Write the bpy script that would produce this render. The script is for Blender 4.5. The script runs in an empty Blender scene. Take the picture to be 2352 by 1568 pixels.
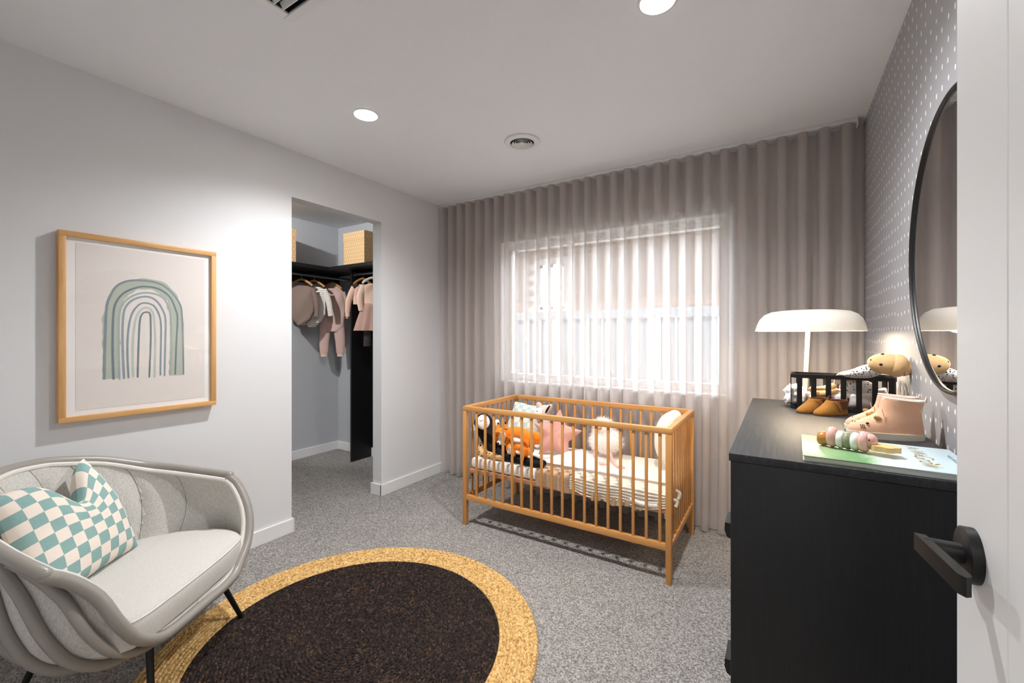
import bpy, bmesh, math, random
import numpy as np
from mathutils import Vector, Matrix, noise as mnoise
R = math.radians
random.seed(7)
SC = bpy.context.scene
COL = SC.collection

# ------------------------------------------------------------------ camera, light, exposure
XL, XR, CEIL = -2.737, 0.410, 2.524          # left wall, right wall, ceiling height
YB, YW = -0.19, 3.17                         # doorway wall, window wall
cam = bpy.data.cameras.new('camera'); cam_o = bpy.data.objects.new('camera', cam); COL.objects.link(cam_o)
cam.sensor_width = 36.0; cam.lens = 986.0 / 2352 * 36.0
cam.shift_y = -14.5 / 2352
cam.clip_start = 0.02
cam_o.location = (0, 0, 1.3); cam_o.rotation_euler = (R(90), 0, R(31.96))
SC.camera = cam_o

W = bpy.data.worlds.new('world'); SC.world = W; W.use_nodes = True
bg = W.node_tree.nodes['Background']
bg.inputs['Color'].default_value = (0.84, 0.92, 1.0, 1); bg.inputs['Strength'].default_value = 3.7

sun = bpy.data.lights.new('sun', 'SUN'); sun.energy = 5.0; sun.angle = R(0.6); sun.color = (1.0, 0.94, 0.86)
sun_o = bpy.data.objects.new('sun', sun); COL.objects.link(sun_o)
sun_o.rotation_euler = (R(33), 0, R(-14))      # high, from behind the house

vs = SC.view_settings
vs.view_transform = 'Standard'; vs.look = 'None'; vs.gamma = 1.0; vs.use_curve_mapping = False
vs.exposure = 1.74
SC.cycles.use_denoising = True
SC.cycles.max_bounces = 12; SC.cycles.diffuse_bounces = 6; SC.cycles.transparent_max_bounces = 16
SC.cycles.sample_clamp_indirect = 6.0

DOWN_W = 38.0        # each ceiling downlight
HALL_FILL_W = 5.0        # unseen fill light added in the hall
ROBE_W = 30.0        # downlight inside the robe
LAMP_W = 2.8         # bedside lamp bulb

# ------------------------------------------------------------------ materials
def lin(c):
    if isinstance(c, str):
        c = c.lstrip('#'); c = tuple(int(c[i:i+2], 16) / 255 for i in (0, 2, 4))
    return tuple((x / 12.92 if x <= 0.04045 else ((x + 0.055) / 1.055) ** 2.4) for x in c) + (1,)

class NT:
    def __init__(s, name):
        s.m = bpy.data.materials.new(name); s.m.use_nodes = True
        s.t = s.m.node_tree; s.b = s.t.nodes['Principled BSDF']; s.out = s.t.nodes['Material Output']
    def n(s, typ, **kw):
        nd = s.t.nodes.new(typ)
        for k, v in kw.items():
            if k in nd.inputs.keys(): nd.inputs[k].default_value = v
            else: setattr(nd, k, v)
        return nd
    def l(s, a, b): s.t.links.new(a, b)
    def coord(s, which='Object', scale=(1, 1, 1)):
        tc = s.n('ShaderNodeTexCoord'); mp = s.n('ShaderNodeMapping'); mp.inputs['Scale'].default_value = scale
        s.l(tc.outputs[which], mp.inputs['Vector']); return mp.outputs['Vector']
    def ramp(s, fac, stops):
        r = s.n('ShaderNodeValToRGB'); e = r.color_ramp.elements
        while len(e) < len(stops): e.new(0.5)
        for i, (p, c) in enumerate(stops): e[i].position = p; e[i].color = lin(c)
        s.l(fac, r.inputs['Fac']); return r.outputs['Color']
    def math(s, op, a, b=None, clamp=False):
        nd = s.n('ShaderNodeMath', operation=op, use_clamp=clamp)
        for i, v in enumerate((a, b)):
            if v is None: continue
            if isinstance(v, (int, float)): nd.inputs[i].default_value = v
            else: s.l(v, nd.inputs[i])
        return nd.outputs[0]
    def bump(s, h, strength, dist=0.002):
        bp = s.n('ShaderNodeBump'); bp.inputs['Strength'].default_value = strength; bp.inputs['Distance'].default_value = dist
        s.l(h, bp.inputs['Height']); s.l(bp.outputs['Normal'], s.b.inputs['Normal']); return bp

def paint(name, c, rough=0.6, spec=0.4):
    k = NT(name); k.b.inputs['Base Color'].default_value = lin(c); k.b.inputs['Roughness'].default_value = rough
    k.b.inputs['Specular IOR Level'].default_value = spec
    v = k.coord(); nz = k.n('ShaderNodeTexNoise', Scale=260.0, Detail=2.0); k.l(v, nz.inputs['Vector'])
    k.bump(nz.outputs['Fac'], 0.05, 0.001)
    return k.m

def plain(name, c, rough=0.5, metal=0.0, spec=0.5, sheen=0.0):
    k = NT(name); k.b.inputs['Base Color'].default_value = lin(c); k.b.inputs['Roughness'].default_value = rough
    k.b.inputs['Metallic'].default_value = metal; k.b.inputs['Specular IOR Level'].default_value = spec
    if sheen: k.b.inputs['Sheen Weight'].default_value = sheen
    return k.m

def cloth(name, c1, c2, scale=500.0, bump=0.35, stretch=(1, 1, 1), dist=0.0015, lo=0.3, hi=0.7, sheen=0.15):
    k = NT(name); v = k.coord('Object', stretch)
    nz = k.n('ShaderNodeTexNoise', Scale=scale, Detail=3.0, Roughness=0.65); k.l(v, nz.inputs['Vector'])
    k.l(k.ramp(nz.outputs['Fac'], [(lo, c1), (hi, c2)]), k.b.inputs['Base Color'])
    k.b.inputs['Roughness'].default_value = 0.9; k.b.inputs['Specular IOR Level'].default_value = 0.15
    k.b.inputs['Sheen Weight'].default_value = sheen
    k.bump(nz.outputs['Fac'], bump, dist)
    return k.m

def wood(name, cols, axis=0, scale=28.0, rough=0.42, bump=0.12, stretch=14.0):
    k = NT(name); sc = [1.0, 1.0, 1.0]
    for i in range(3):
        if i != axis: sc[i] = stretch
    v = k.coord('Object', tuple(sc))
    nz = k.n('ShaderNodeTexNoise', Scale=scale / 7.0, Detail=5.0, Roughness=0.6, Distortion=0.4); k.l(v, nz.inputs['Vector'])
    k.l(k.ramp(nz.outputs['Fac'], [(0.28, cols[0]), (0.5, cols[1]), (0.72, cols[2])]), k.b.inputs['Base Color'])
    k.b.inputs['Roughness'].default_value = rough
    k.bump(nz.outputs['Fac'], bump, 0.001)
    return k.m

def emit(name, c, s):
    k = NT(name); k.b.inputs['Base Color'].default_value = lin(c)
    k.b.inputs['Emission Color'].default_value = lin(c); k.b.inputs['Emission Strength'].default_value = s
    return k.m

def wallpaper():
    k = NT('dotted wallpaper'); tc = k.n('ShaderNodeTexCoord'); sp = k.n('ShaderNodeSeparateXYZ'); k.l(tc.outputs['Object'], sp.inputs[0])
    u = k.math('DIVIDE', sp.outputs['Y'], 0.0560); v = k.math('DIVIDE', sp.outputs['Z'], 0.0590)
    cu, cv = k.math('FLOOR', u), k.math('FLOOR', v)
    cb = k.n('ShaderNodeCombineXYZ'); k.l(cu, cb.inputs[0]); k.l(cv, cb.inputs[1])
    wn = k.n('ShaderNodeTexWhiteNoise', noise_dimensions='2D'); k.l(cb.outputs[0], wn.inputs['Vector'])
    s2 = k.n('ShaderNodeSeparateColor'); k.l(wn.outputs['Color'], s2.inputs[0])
    fu = k.math('SUBTRACT', k.math('SUBTRACT', u, cu), 0.5); fv = k.math('SUBTRACT', k.math('SUBTRACT', v, cv), 0.5)
    fu = k.math('ADD', fu, k.math('MULTIPLY', k.math('SUBTRACT', s2.outputs[0], 0.5), 0.12))
    fv = k.math('ADD', fv, k.math('MULTIPLY', k.math('SUBTRACT', s2.outputs[1], 0.5), 0.16))
    hx = 0.0052 / 0.056
    hz = k.math('ADD', k.math('MULTIPLY', s2.outputs[2], 0.045), 0.115)
    e = k.math('ADD', k.math('POWER', k.math('ABSOLUTE', k.math('DIVIDE', fu, hx)), 2.0), k.math('POWER', k.math('ABSOLUTE', k.math('DIVIDE', fv, hz)), 2.0))
    f = k.math('LESS_THAN', e, 1.0)
    mx = k.n('ShaderNodeMix', data_type='RGBA'); k.l(f, mx.inputs['Factor'])
    mx.inputs['A'].default_value = lin('#a3a3a7'); mx.inputs['B'].default_value = lin('#f6f6f4')
    k.l(mx.outputs['Result'], k.b.inputs['Base Color']); k.b.inputs['Roughness'].default_value = 0.55
    return k.m

def carpet():
    k = NT('grey loop carpet'); v = k.coord('Object')
    n1 = k.n('ShaderNodeTexVoronoi', Scale=185.0); k.l(v, n1.inputs['Vector'])
    n2 = k.n('ShaderNodeTexNoise', Scale=420.0, Detail=2.0, Roughness=0.7); k.l(v, n2.inputs['Vector'])
    n3 = k.n('ShaderNodeTexNoise', Scale=3.0, Detail=2.0); k.l(v, n3.inputs['Vector'])
    s = k.n('ShaderNodeSeparateColor'); k.l(n1.outputs['Color'], s.inputs[0])
    f = k.math('ADD', k.math('MULTIPLY', s.outputs[0], 0.55), k.math('MULTIPLY', n2.outputs['Fac'], 0.45))
    f = k.math('ADD', f, k.math('MULTIPLY', k.math('SUBTRACT', n3.outputs['Fac'], 0.5), 0.12))
    c = k.ramp(f, [(0.2, '#6d6966'), (0.42, '#928e8a'), (0.62, '#a8a4a0'), (0.85, '#cbc7c2')])
    k.l(c, k.b.inputs['Base Color']); k.b.inputs['Roughness'].default_value = 1.0; k.b.inputs['Specular IOR Level'].default_value = 0.0
    h = k.math('SUBTRACT', 1.0, k.math('MULTIPLY', n1.outputs['Distance'], 1.0))
    k.bump(h, 0.9, 0.005)
    return k.m

def braid(name, cols, speck):
    k = NT(name); v = k.coord('Object')
    n1 = k.n('ShaderNodeTexVoronoi', Scale=115.0); k.l(v, n1.inputs['Vector'])
    n2 = k.n('ShaderNodeTexNoise', Scale=210.0, Detail=3.0, Roughness=0.7); k.l(v, n2.inputs['Vector'])
    s = k.n('ShaderNodeSeparateColor'); k.l(n1.outputs['Color'], s.inputs[0])
    f = k.math('ADD', k.math('MULTIPLY', s.outputs[0], 0.5), k.math('MULTIPLY', n2.outputs['Fac'], 0.5))
    c = k.ramp(f, [(0.22, cols[0]), (0.45, cols[1]), (0.66, cols[2]), (0.84, speck)])
    k.l(c, k.b.inputs['Base Color']); k.b.inputs['Roughness'].default_value = 0.85; k.b.inputs['Specular IOR Level'].default_value = 0.15
    k.bump(k.math('SUBTRACT', n2.outputs['Fac'], k.math('MULTIPLY', n1.outputs['Distance'], 1.2)), 0.8, 0.004)
    return k.m

def checks(name, a, b, n, edge=None):
    k = NT(name); tc = k.n('ShaderNodeTexCoord')
    ck = k.n('ShaderNodeTexChecker', Scale=float(n)); k.l(tc.outputs['UV'], ck.inputs['Vector'])
    nz = k.n('ShaderNodeTexNoise', Scale=60.0, Detail=4.0, Roughness=0.7)
    mp = k.n('ShaderNodeMapping'); mp.inputs['Scale'].default_value = (1.0, 9.0, 1.0); k.l(tc.outputs['UV'], mp.inputs['Vector']); k.l(mp.outputs['Vector'], nz.inputs['Vector'])
    ca = k.ramp(nz.outputs['Fac'], [(0.3, a[0]), (0.7, a[1])]); cb = k.ramp(nz.outputs['Fac'], [(0.3, b[0]), (0.7, b[1])])
    k.l(ca, ck.inputs['Color1']); k.l(cb, ck.inputs['Color2']); k.l(ck.outputs['Color'], k.b.inputs['Base Color'])
    k.b.inputs['Roughness'].default_value = 0.9; k.b.inputs['Specular IOR Level'].default_value = 0.1
    n2 = k.n('ShaderNodeTexNoise', Scale=500.0); k.l(k.coord(), n2.inputs['Vector']); k.bump(n2.outputs['Fac'], 0.2, 0.001)
    return k.m

def curtain_mat():
    k = NT('sheer taupe curtain'); v = k.coord('Object', (1, 1, 1))
    nz = k.n('ShaderNodeTexNoise', Scale=330.0, Detail=2.0, Roughness=0.6); k.l(v, nz.inputs['Vector'])
    c = k.ramp(nz.outputs['Fac'], [(0.3, '#bfb4ad'), (0.7, '#d5cbc5')])
    d = k.n('ShaderNodeBsdfDiffuse'); t = k.n('ShaderNodeBsdfTranslucent'); tr = k.n('ShaderNodeBsdfTransparent')
    k.l(c, d.inputs['Color'])
    t.inputs['Color'].default_value = lin('#f0edec'); tr.inputs['Color'].default_value = lin('#fbf8f6')
    m1 = k.n('ShaderNodeMixShader'); m1.inputs[0].default_value = 0.44; k.l(d.outputs[0], m1.inputs[1]); k.l(t.outputs[0], m1.inputs[2])
    m2 = k.n('ShaderNodeMixShader'); m2.inputs[0].default_value = 0.30; k.l(m1.outputs[0], m2.inputs[1]); k.l(tr.outputs[0], m2.inputs[2])
    k.l(m2.outputs[0], k.out.inputs['Surface'])
    return k.m

def tulle_mat():
    k = NT('blush tulle'); d = k.n('ShaderNodeBsdfDiffuse'); d.inputs['Color'].default_value = lin('#dcb6a6')
    t = k.n('ShaderNodeBsdfTranslucent'); t.inputs['Color'].default_value = lin('#e4c3b6'); tr = k.n('ShaderNodeBsdfTransparent')
    m1 = k.n('ShaderNodeMixShader'); m1.inputs[0].default_value = 0.3; k.l(d.outputs[0], m1.inputs[1]); k.l(t.outputs[0], m1.inputs[2])
    m2 = k.n('ShaderNodeMixShader'); m2.inputs[0].default_value = 0.15; k.l(m1.outputs[0], m2.inputs[1]); k.l(tr.outputs[0], m2.inputs[2])
    k.l(m2.outputs[0], k.out.inputs['Surface']); return k.m

def glass_mat(name, refl=1.0):
    k = NT(name); tr = k.n('ShaderNodeBsdfTransparent'); g = k.n('ShaderNodeBsdfGlossy'); g.inputs['Roughness'].default_value = 0.0
    lw = k.n('ShaderNodeLayerWeight', Blend=0.5); m = k.n('ShaderNodeMixShader')      # Schlick, the same from both sides
    fz = k.math('ADD', k.math('MULTIPLY', k.math('POWER', lw.outputs['Facing'], 5.0), 0.96), 0.035)
    k.l(k.math('MULTIPLY', fz, refl), m.inputs[0]); k.l(tr.outputs[0], m.inputs[1]); k.l(g.outputs[0], m.inputs[2])
    k.l(m.outputs[0], k.out.inputs['Surface']); return k.m

def dots(name, base, dot, scale, thr, rough=0.85):
    k = NT(name); v = k.coord('Object'); vo = k.n('ShaderNodeTexVoronoi', Scale=scale, Randomness=0.55); k.l(v, vo.inputs['Vector'])
    f = k.math('LESS_THAN', vo.outputs['Distance'], thr)
    mx = k.n('ShaderNodeMix', data_type='RGBA'); k.l(f, mx.inputs['Factor'])
    mx.inputs['A'].default_value = lin(base); mx.inputs['B'].default_value = lin(dot)
    k.l(mx.outputs['Result'], k.b.inputs['Base Color']); k.b.inputs['Roughness'].default_value = rough
    k.b.inputs['Specular IOR Level'].default_value = 0.2
    return k.m

def griddots(name, base, dot, pitch, rad):
    k = NT(name); tc = k.n('ShaderNodeTexCoord'); sp = k.n('ShaderNodeSeparateXYZ'); k.l(tc.outputs['Object'], sp.inputs[0])
    v = k.math('DIVIDE', sp.outputs['Z'], pitch); rv = k.math('FLOOR', v)
    u = k.math('ADD', k.math('DIVIDE', k.math('ADD', sp.outputs['X'], sp.outputs['Y']), pitch), k.math('MULTIPLY', k.math('MODULO', rv, 2.0), 0.5))
    du, dv = k.math('SUBTRACT', k.math('FRACT', u), 0.5), k.math('SUBTRACT', k.math('FRACT', v), 0.5)
    f = k.math('LESS_THAN', k.math('ADD', k.math('MULTIPLY', du, du), k.math('MULTIPLY', dv, dv)), (rad / pitch) ** 2)
    mx = k.n('ShaderNodeMix', data_type='RGBA'); k.l(f, mx.inputs['Factor']); mx.inputs['A'].default_value = lin(base); mx.inputs['B'].default_value = lin(dot)
    k.l(mx.outputs['Result'], k.b.inputs['Base Color']); k.b.inputs['Roughness'].default_value = 0.7; return k.m

def stripes(name, a, b, axis, pitch, duty=0.35):
    k = NT(name); tc = k.n('ShaderNodeTexCoord'); sp = k.n('ShaderNodeSeparateXYZ'); k.l(tc.outputs['Object'], sp.inputs[0])
    u = k.math('FRACT', k.math('DIVIDE', sp.outputs[axis], pitch)); f = k.math('LESS_THAN', u, duty)
    mx = k.n('ShaderNodeMix', data_type='RGBA'); k.l(f, mx.inputs['Factor'])
    mx.inputs['A'].default_value = lin(a); mx.inputs['B'].default_value = lin(b)
    k.l(mx.outputs['Result'], k.b.inputs['Base Color']); k.b.inputs['Roughness'].default_value = 0.9; return k.m

def floral(name):
    k = NT(name); v = k.coord('Object'); n1 = k.n('ShaderNodeTexNoise', Scale=34.0, Detail=1.0); k.l(v, n1.inputs['Vector'])
    c = k.ramp(n1.outputs['Fac'], [(0.0, '#efe8e2'), (0.60, '#eae2dc'), (0.66, '#d98fa6'), (0.72, '#c9bfd6')])
    k.l(c, k.b.inputs['Base Color']); k.b.inputs['Roughness'].default_value = 0.9; return k.m

def cover_art():
    k = NT('picture book cover'); tc = k.n('ShaderNodeTexCoord'); sp = k.n('ShaderNodeSeparateXYZ'); k.l(tc.outputs['Object'], sp.inputs[0])
    n1 = k.n('ShaderNodeTexNoise', Scale=14.0, Detail=3.0); k.l(tc.outputs['Object'], n1.inputs['Vector'])
    n2 = k.n('ShaderNodeTexNoise', Scale=150.0, Detail=2.0); mp = k.n('ShaderNodeMapping'); mp.inputs['Scale'].default_value = (1.0, 0.25, 1.0)
    k.l(tc.outputs['Object'], mp.inputs['Vector']); k.l(mp.outputs['Vector'], n2.inputs['Vector'])
    x = k.math('ADD', sp.outputs['X'], k.math('MULTIPLY', k.math('SUBTRACT', n1.outputs['Fac'], 0.5), 0.08))
    f = k.math('ADD', k.math('DIVIDE', x, 0.32), 0.5)
    f = k.math('ADD', f, k.math('MULTIPLY', k.math('SUBTRACT', n2.outputs['Fac'], 0.5), 0.12))
    c = k.ramp(f, [(0.02, '#a3b592'), (0.16, '#8fae7d'), (0.34, '#6d9a66'), (0.42, '#a9c7a6'), (0.5, '#d3e2df'), (0.9, '#c2d6df')])
    k.l(c, k.b.inputs['Base Color']); k.b.inputs['Roughness'].default_value = 0.3; return k.m

M = dict(
    wall=paint('white wall paint', '#e0e1e3', 0.7, 0.25), ceil=paint('white ceiling paint', '#eff1f5', 0.85, 0.1), robe=paint('robe paint darkened for shade', '#bfc1c4', 0.7, 0.2),
    trim=paint('white gloss trim', '#e9e9e9', 0.35), door=paint('white door paint', '#e4e4e4', 0.35), paper=wallpaper(), carpet=carpet(),
    upvc=plain('white window frame', '#f2f2f2', 0.4),
    oakx=wood('oak frame x', ('#c98a45', '#d89b55', '#e3ab69'), 0), oaky=wood('oak frame y', ('#c8965c', '#d8a66b', '#e2b47c'), 1), oakz=wood('oak frame z', ('#c8965c', '#d8a66b', '#e2b47c'), 2),
    bx=wood('beech x', ('#c48a4a', '#cf9554', '#d89f60'), 0), by=wood('beech y', ('#c48a4a', '#cf9554', '#d89f60'), 1), bz=wood('beech z', ('#c68a4a', '#cc9151', '#d29858'), 2),
    ply=wood('mattress base ply', ('#b48462', '#c29270', '#cc9f7f'), 0),
    hang=wood('hanger wood', ('#9c6a34', '#b27b40', '#c28a4c'), 0), toywood=wood('toy wood', ('#cfa667', '#dbb679', '#e4c48b'), 0, 40),
    black=plain('black metal', '#0d0d0e', 0.4), matt=plain('matt black', '#101011', 0.45, 0, 0.4), robeblk=plain('black wardrobe board', '#0e0e0f', 0.55),
    chrome=plain('chrome', '#c9cbce', 0.15, 1.0), brass=plain('brass', '#b08d4e', 0.3, 1.0), steel=plain('grey rail', '#8b8d90', 0.3, 0.8),
    linen=cloth('pale linen upholstery', '#b3b0aa', '#dcd9d3', 320.0, 0.5, (1, 1, 0.25), 0.002),
    seatlinen=cloth('pale woven seat', '#bdbab4', '#dedbd5', 420.0, 0.6, (1, 1, 1), 0.002),
    seamline=plain('shadowed seam thread', '#8a867f', 0.9), tube=plain('taupe lacquered tube', '#96918a', 0.32, 0, 0.5), piping=plain('cream piping', '#dcd8d2', 0.8),
    jute=braid('natural jute', ('#a17743', '#d6a968', '#e6c182', ), '#f3dcae'), dark=braid('dark braid', ('#14100f', '#2a2220', '#3a2e29'), '#6f543c'),
    curtain=curtain_mat(), track=plain('white curtain track', '#dedede', 0.4), glass=glass_mat('window glass'), picglass=glass_mat('picture glass', 0.8),
    mirror=plain('mirror silver', '#f2f2f2', 0.01, 1.0), matte=plain('white mount board', '#f3f3f3', 0.8), paperp=plain('blush paper', '#e9e2dd', 0.85),
    white=plain('white enamel', '#e4ddd1', 0.35), whitestem=plain('white lacquer stem', '#f5f2ec', 0.4),
    sheet=cloth('white cotton sheet', '#efece7', '#f7f5f1', 60.0, 0.05), knit=cloth('cream cable knit', '#ddd3c2', '#ece5d8', 420.0, 0.5, lo=0.25, hi=0.6),
    waffle=dots('beige waffle knit', '#c9ad92', '#b39677', 170.0, 0.42), muslin=cloth('pale muslin', '#eadfda', '#f4ece8', 90.0, 0.25),
    frill=cloth('oatmeal rib frill', '#b79f80', '#c7b294', 400.0, 0.4),
    plushblk=plain('black jersey', '#0a0b0e', 0.75, 0, 0.3), plushwht=cloth('white plush', '#efeeec', '#fbfaf8', 300.0, 0.3), fox=cloth('orange plush', '#e0781c', '#f2922e', 260.0, 0.4),
    paw=cloth('dark brown plush', '#24130c', '#331c12', 260.0, 0.4), snake=dots('tan spotted plush', '#dcb785', '#1c1714', 30.0, 0.26),
    lamb=cloth('grey pink velour', '#cfc0b4', '#ddd0c6', 220.0, 0.3), star=cloth('dusty pink linen', '#d79a8e', '#e5b0a4', 420.0, 0.4), moon=cloth('cream velour', '#f0e6d6', '#f8f1e4', 240.0, 0.25),
    fur=plain('white fur', '#fbf5f1', 0.9), pinkleg=plain('pink felt', '#e8b0a4', 0.8), beak=plain('orange felt', '#df8a52', 0.8),
    chk1=checks('teal and cream checks', ('#7b9f9d', '#9bb8b3'), ('#e6d8cb', '#f0e5da'), 10), chk2=checks('pastel checks', ('#a9c3cc', '#c4d4d2'), ('#ecd9c4', '#f3e9dc'), 9),
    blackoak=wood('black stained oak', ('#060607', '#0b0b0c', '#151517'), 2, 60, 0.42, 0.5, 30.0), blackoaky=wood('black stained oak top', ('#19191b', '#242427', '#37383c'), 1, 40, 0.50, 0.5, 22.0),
    tan=cloth('tan suede', '#895a22', '#9d6c2b', 60.0, 0.15, lo=0.2, hi=0.8), elastic=plain('brown elastic', '#5a3116', 0.8), leathersole=plain('dark suede sole', '#4a321d', 0.8),
    pink=cloth('peach leather', '#dba888', '#e3b395', 30.0, 0.08), rubber=plain('cream rubber', '#dcd3c0', 0.6), gold=plain('gold glitter felt', '#b9935a', 0.5), ink=plain('black print', '#1a1411', 0.8),
    lining=plain('pale lining', '#ecd8ca', 0.9),
    beadpink=plain('pink gloss paint', '#e3b0a6', 0.25), beadwhite=plain('cream gloss paint', '#eeece2', 0.25), beadgreen=plain('sage gloss paint', '#8d9274', 0.25), beadbrown=plain('ochre gloss paint', '#b9823f', 0.3),
    cover=cover_art(), pages=stripes('book page edges', '#e3e0d8', '#c4c1b8', 2, 0.0012, 0.4), goldink=plain('gold foil', '#a88b45', 0.35, 0.6), greyink=plain('grey print', '#8fa3aa', 0.8), spine=plain('pale cover board', '#cfe0e2', 0.5),
    tanplush=cloth('tan velour', '#e0b983', '#e9c795', 120.0, 0.15), dress=dots('white spotted muslin', '#eeebe4', '#2b2825', 105.0, 0.30), floral=floral('floral muslin'),
    box=griddots('kraft spotted card', '#ddb784', '#fbf2e6', 0.036, 0.0042), kraft=plain('kraft lid edge', '#bd9460', 0.8),
    taupe=cloth('taupe jersey', '#7d6a60', '#8d7a70', 300.0, 0.2), stripe=stripes('striped jersey', '#efe9e1', '#bdb3aa', 2, 0.021, 0.28), rose=cloth('dusty rose fleece', '#cbaaa0', '#d9bab0', 300.0, 0.25), peach=cloth('peach knit', '#e3bda8', '#eccbb8', 300.0, 0.25), tulle=tulle_mat(), leggings=cloth('dark leggings', '#3a3230', '#4a4240', 300.0, 0.2),
    brick=cloth('brown brick', '#5e4a3e', '#7a6353', 26.0, 0.4, lo=0.2, hi=0.8), mortar=plain('mortar', '#8f8880', 0.95), eave=plain('grey eave lining', '#b9bbbd', 0.8), steelfence=plain('slate steel fence', '#5f6870', 0.6), batten=plain('cream fence batten', '#c9c6b4', 0.7), ground=plain('pale paving', '#b6b1a8', 0.9), blind=plain('white window blind', '#f4f6f8', 0.8),
    lens=emit('lit lamp lens', '#fffaf0', 30.0), bulb=emit('warm bulb', '#ffe2b0', 12.0), dim=plain('duct shade black', '#18181a', 0.8),
)

# ------------------------------------------------------------------ mesh tools
class MB:
    def __init__(s): s.v = []; s.f = []; s.uv = []
    def add(s, verts, faces, uvs=None):
        o = len(s.v); s.v.extend([tuple(p) for p in verts]); s.f.extend([tuple(i + o for i in f) for f in faces])
        s.uv.extend(uvs if uvs else [None] * len(faces)); return s
    def box(s, x0, x1, y0, y1, z0, z1, b=0.0):
        if b <= 0:
            v = [(x, y, z) for z in (z0, z1) for y in (y0, y1) for x in (x0, x1)]
            return s.add(v, [(0, 2, 3, 1), (4, 5, 7, 6), (0, 1, 5, 4), (2, 6, 7, 3), (0, 4, 6, 2), (1, 3, 7, 5)])
        bm = bmesh.new(); bmesh.ops.create_cube(bm, size=1.0)
        bmesh.ops.scale(bm, vec=(x1 - x0, y1 - y0, z1 - z0), verts=bm.verts)
        bmesh.ops.translate(bm, vec=((x0 + x1) / 2, (y0 + y1) / 2, (z0 + z1) / 2), verts=bm.verts)
        bmesh.ops.bevel(bm, geom=bm.edges[:], offset=b, segments=2, profile=0.5, affect='EDGES')
        return s.frombm(bm)
    def frombm(s, bm):
        bm.verts.ensure_lookup_table(); v = [tuple(q.co) for q in bm.verts]; f = [tuple(q.index for q in fc.verts) for fc in bm.faces]
        bm.free(); return s.add(v, f)
    def loft(s, rings, closed=True, cap0=True, cap1=True, uv=False):
        n = len(rings[0]); v = [p for r in rings for p in r]; f = []
        m = n if closed else n - 1; us = []
        for i in range(len(rings) - 1):
            for j in range(m):
                k = (j + 1) % n
                f.append((i * n + j, i * n + k, (i + 1) * n + k, (i + 1) * n + j))
                if uv:
                    a, b, c, d = i / (len(rings) - 1), (i + 1) / (len(rings) - 1), j / m, (j + 1) / m
                    us.append(((c, a), (d, a), (d, b), (c, b)))
        if closed and cap0: f.append(tuple(range(n - 1, -1, -1))); us.append(None)
        if closed and cap1: b = (len(rings) - 1) * n; f.append(tuple(range(b, b + n))); us.append(None)
        return s.add(v, f, us if uv else None)
    def tube(s, path, r, n=10, closed=False, flat=None, round_ends=False):
        P = [Vector(p) for p in path]; N = len(P)
        rad = list(r) if hasattr(r, '__len__') else [r] * N
        if round_ends and not closed:
            d0 = (P[0] - P[1]).normalized(); d1 = (P[-1] - P[-2]).normalized(); r0, r1 = rad[0], rad[-1]
            a = [(math.sin(t), math.cos(t)) for t in (0.42, 0.85, 1.25, 1.52)]
            P = [P[0] + d0 * r0 * c for c, _ in reversed(a)] + P + [P[-1] + d1 * r1 * c for c, _ in a]
            rad = [r0 * q for _, q in reversed(a)] + rad + [r1 * q for _, q in a]; N = len(P)
        T = []
        for i in range(N):
            a = P[(i - 1) % N] if (closed or i > 0) else P[i]; b = P[(i + 1) % N] if (closed or i < N - 1) else P[i]
            T.append((b - a).normalized() if (b - a).length > 1e-9 else Vector((0, 0, 1)))
        up = Vector(flat) if flat else (Vector((0, 0, 1)) if abs(T[0].z) < 0.9 else Vector((1, 0, 0)))
        rings = []
        x = (up - T[0] * up.dot(T[0])).normalized()
        for i in range(N):
            x = (x - T[i] * x.dot(T[i]))
            if x.length < 1e-6: x = T[i].orthogonal()
            x.normalize(); y = T[i].cross(x); q = rad[i]
            qa, qb = q if isinstance(q, tuple) else (q, q)
            rings.append([tuple(P[i] + x * (qa * math.cos(2 * math.pi * k / n)) + y * (qb * math.sin(2 * math.pi * k / n))) for k in range(n)])
        if closed: rings.append(rings[0]); return s.loft(rings, True, False, False)
        return s.loft(rings)
    def lathe(s, prof, c=(0, 0, 0), n=32, axis='z', cap=True):
        rings = []
        for r, h in prof:
            ring = []
            for k in range(n):
                a = 2 * math.pi * k / n; p = (max(r, 1e-4) * math.cos(a), max(r, 1e-4) * math.sin(a), h)
                if axis == 'x': p = (p[2], p[0], p[1])
                if axis == 'y': p = (p[1], p[2], p[0])
                ring.append((p[0] + c[0], p[1] + c[1], p[2] + c[2]))
            rings.append(ring)
        return s.loft(rings, True, cap, cap)
    def ell(s, c, rad, rot=None, nu=18, nv=12):
        m = Matrix.Rotation(0, 3, 'Z') if rot is None else rot; C = Vector(c); rings = []
        for i in range(nv + 1):
            t = math.pi * (0.02 + 0.96 * i / nv) - math.pi / 2
            rings.append([tuple(C + m @ Vector((rad[0] * math.cos(t) * math.cos(2 * math.pi * k / nu), rad[1] * math.cos(t) * math.sin(2 * math.pi * k / nu), rad[2] * math.sin(t)))) for k in range(nu)])
        return s.loft(rings)
    def grid(s, fn, nu, nv, uv=True, flip=False):
        v = [fn(i / nu, j / nv) for j in range(nv + 1) for i in range(nu + 1)]; f = []; us = []
        for j in range(nv):
            for i in range(nu):
                a = j * (nu + 1) + i; q = (a, a + 1, a + nu + 2, a + nu + 1); t = ((i / nu, j / nv), ((i + 1) / nu, j / nv), ((i + 1) / nu, (j + 1) / nv), (i / nu, (j + 1) / nv))
                f.append(q[::-1] if flip else q); us.append(t[::-1] if flip else t)
        return s.add(v, f, us)
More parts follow.
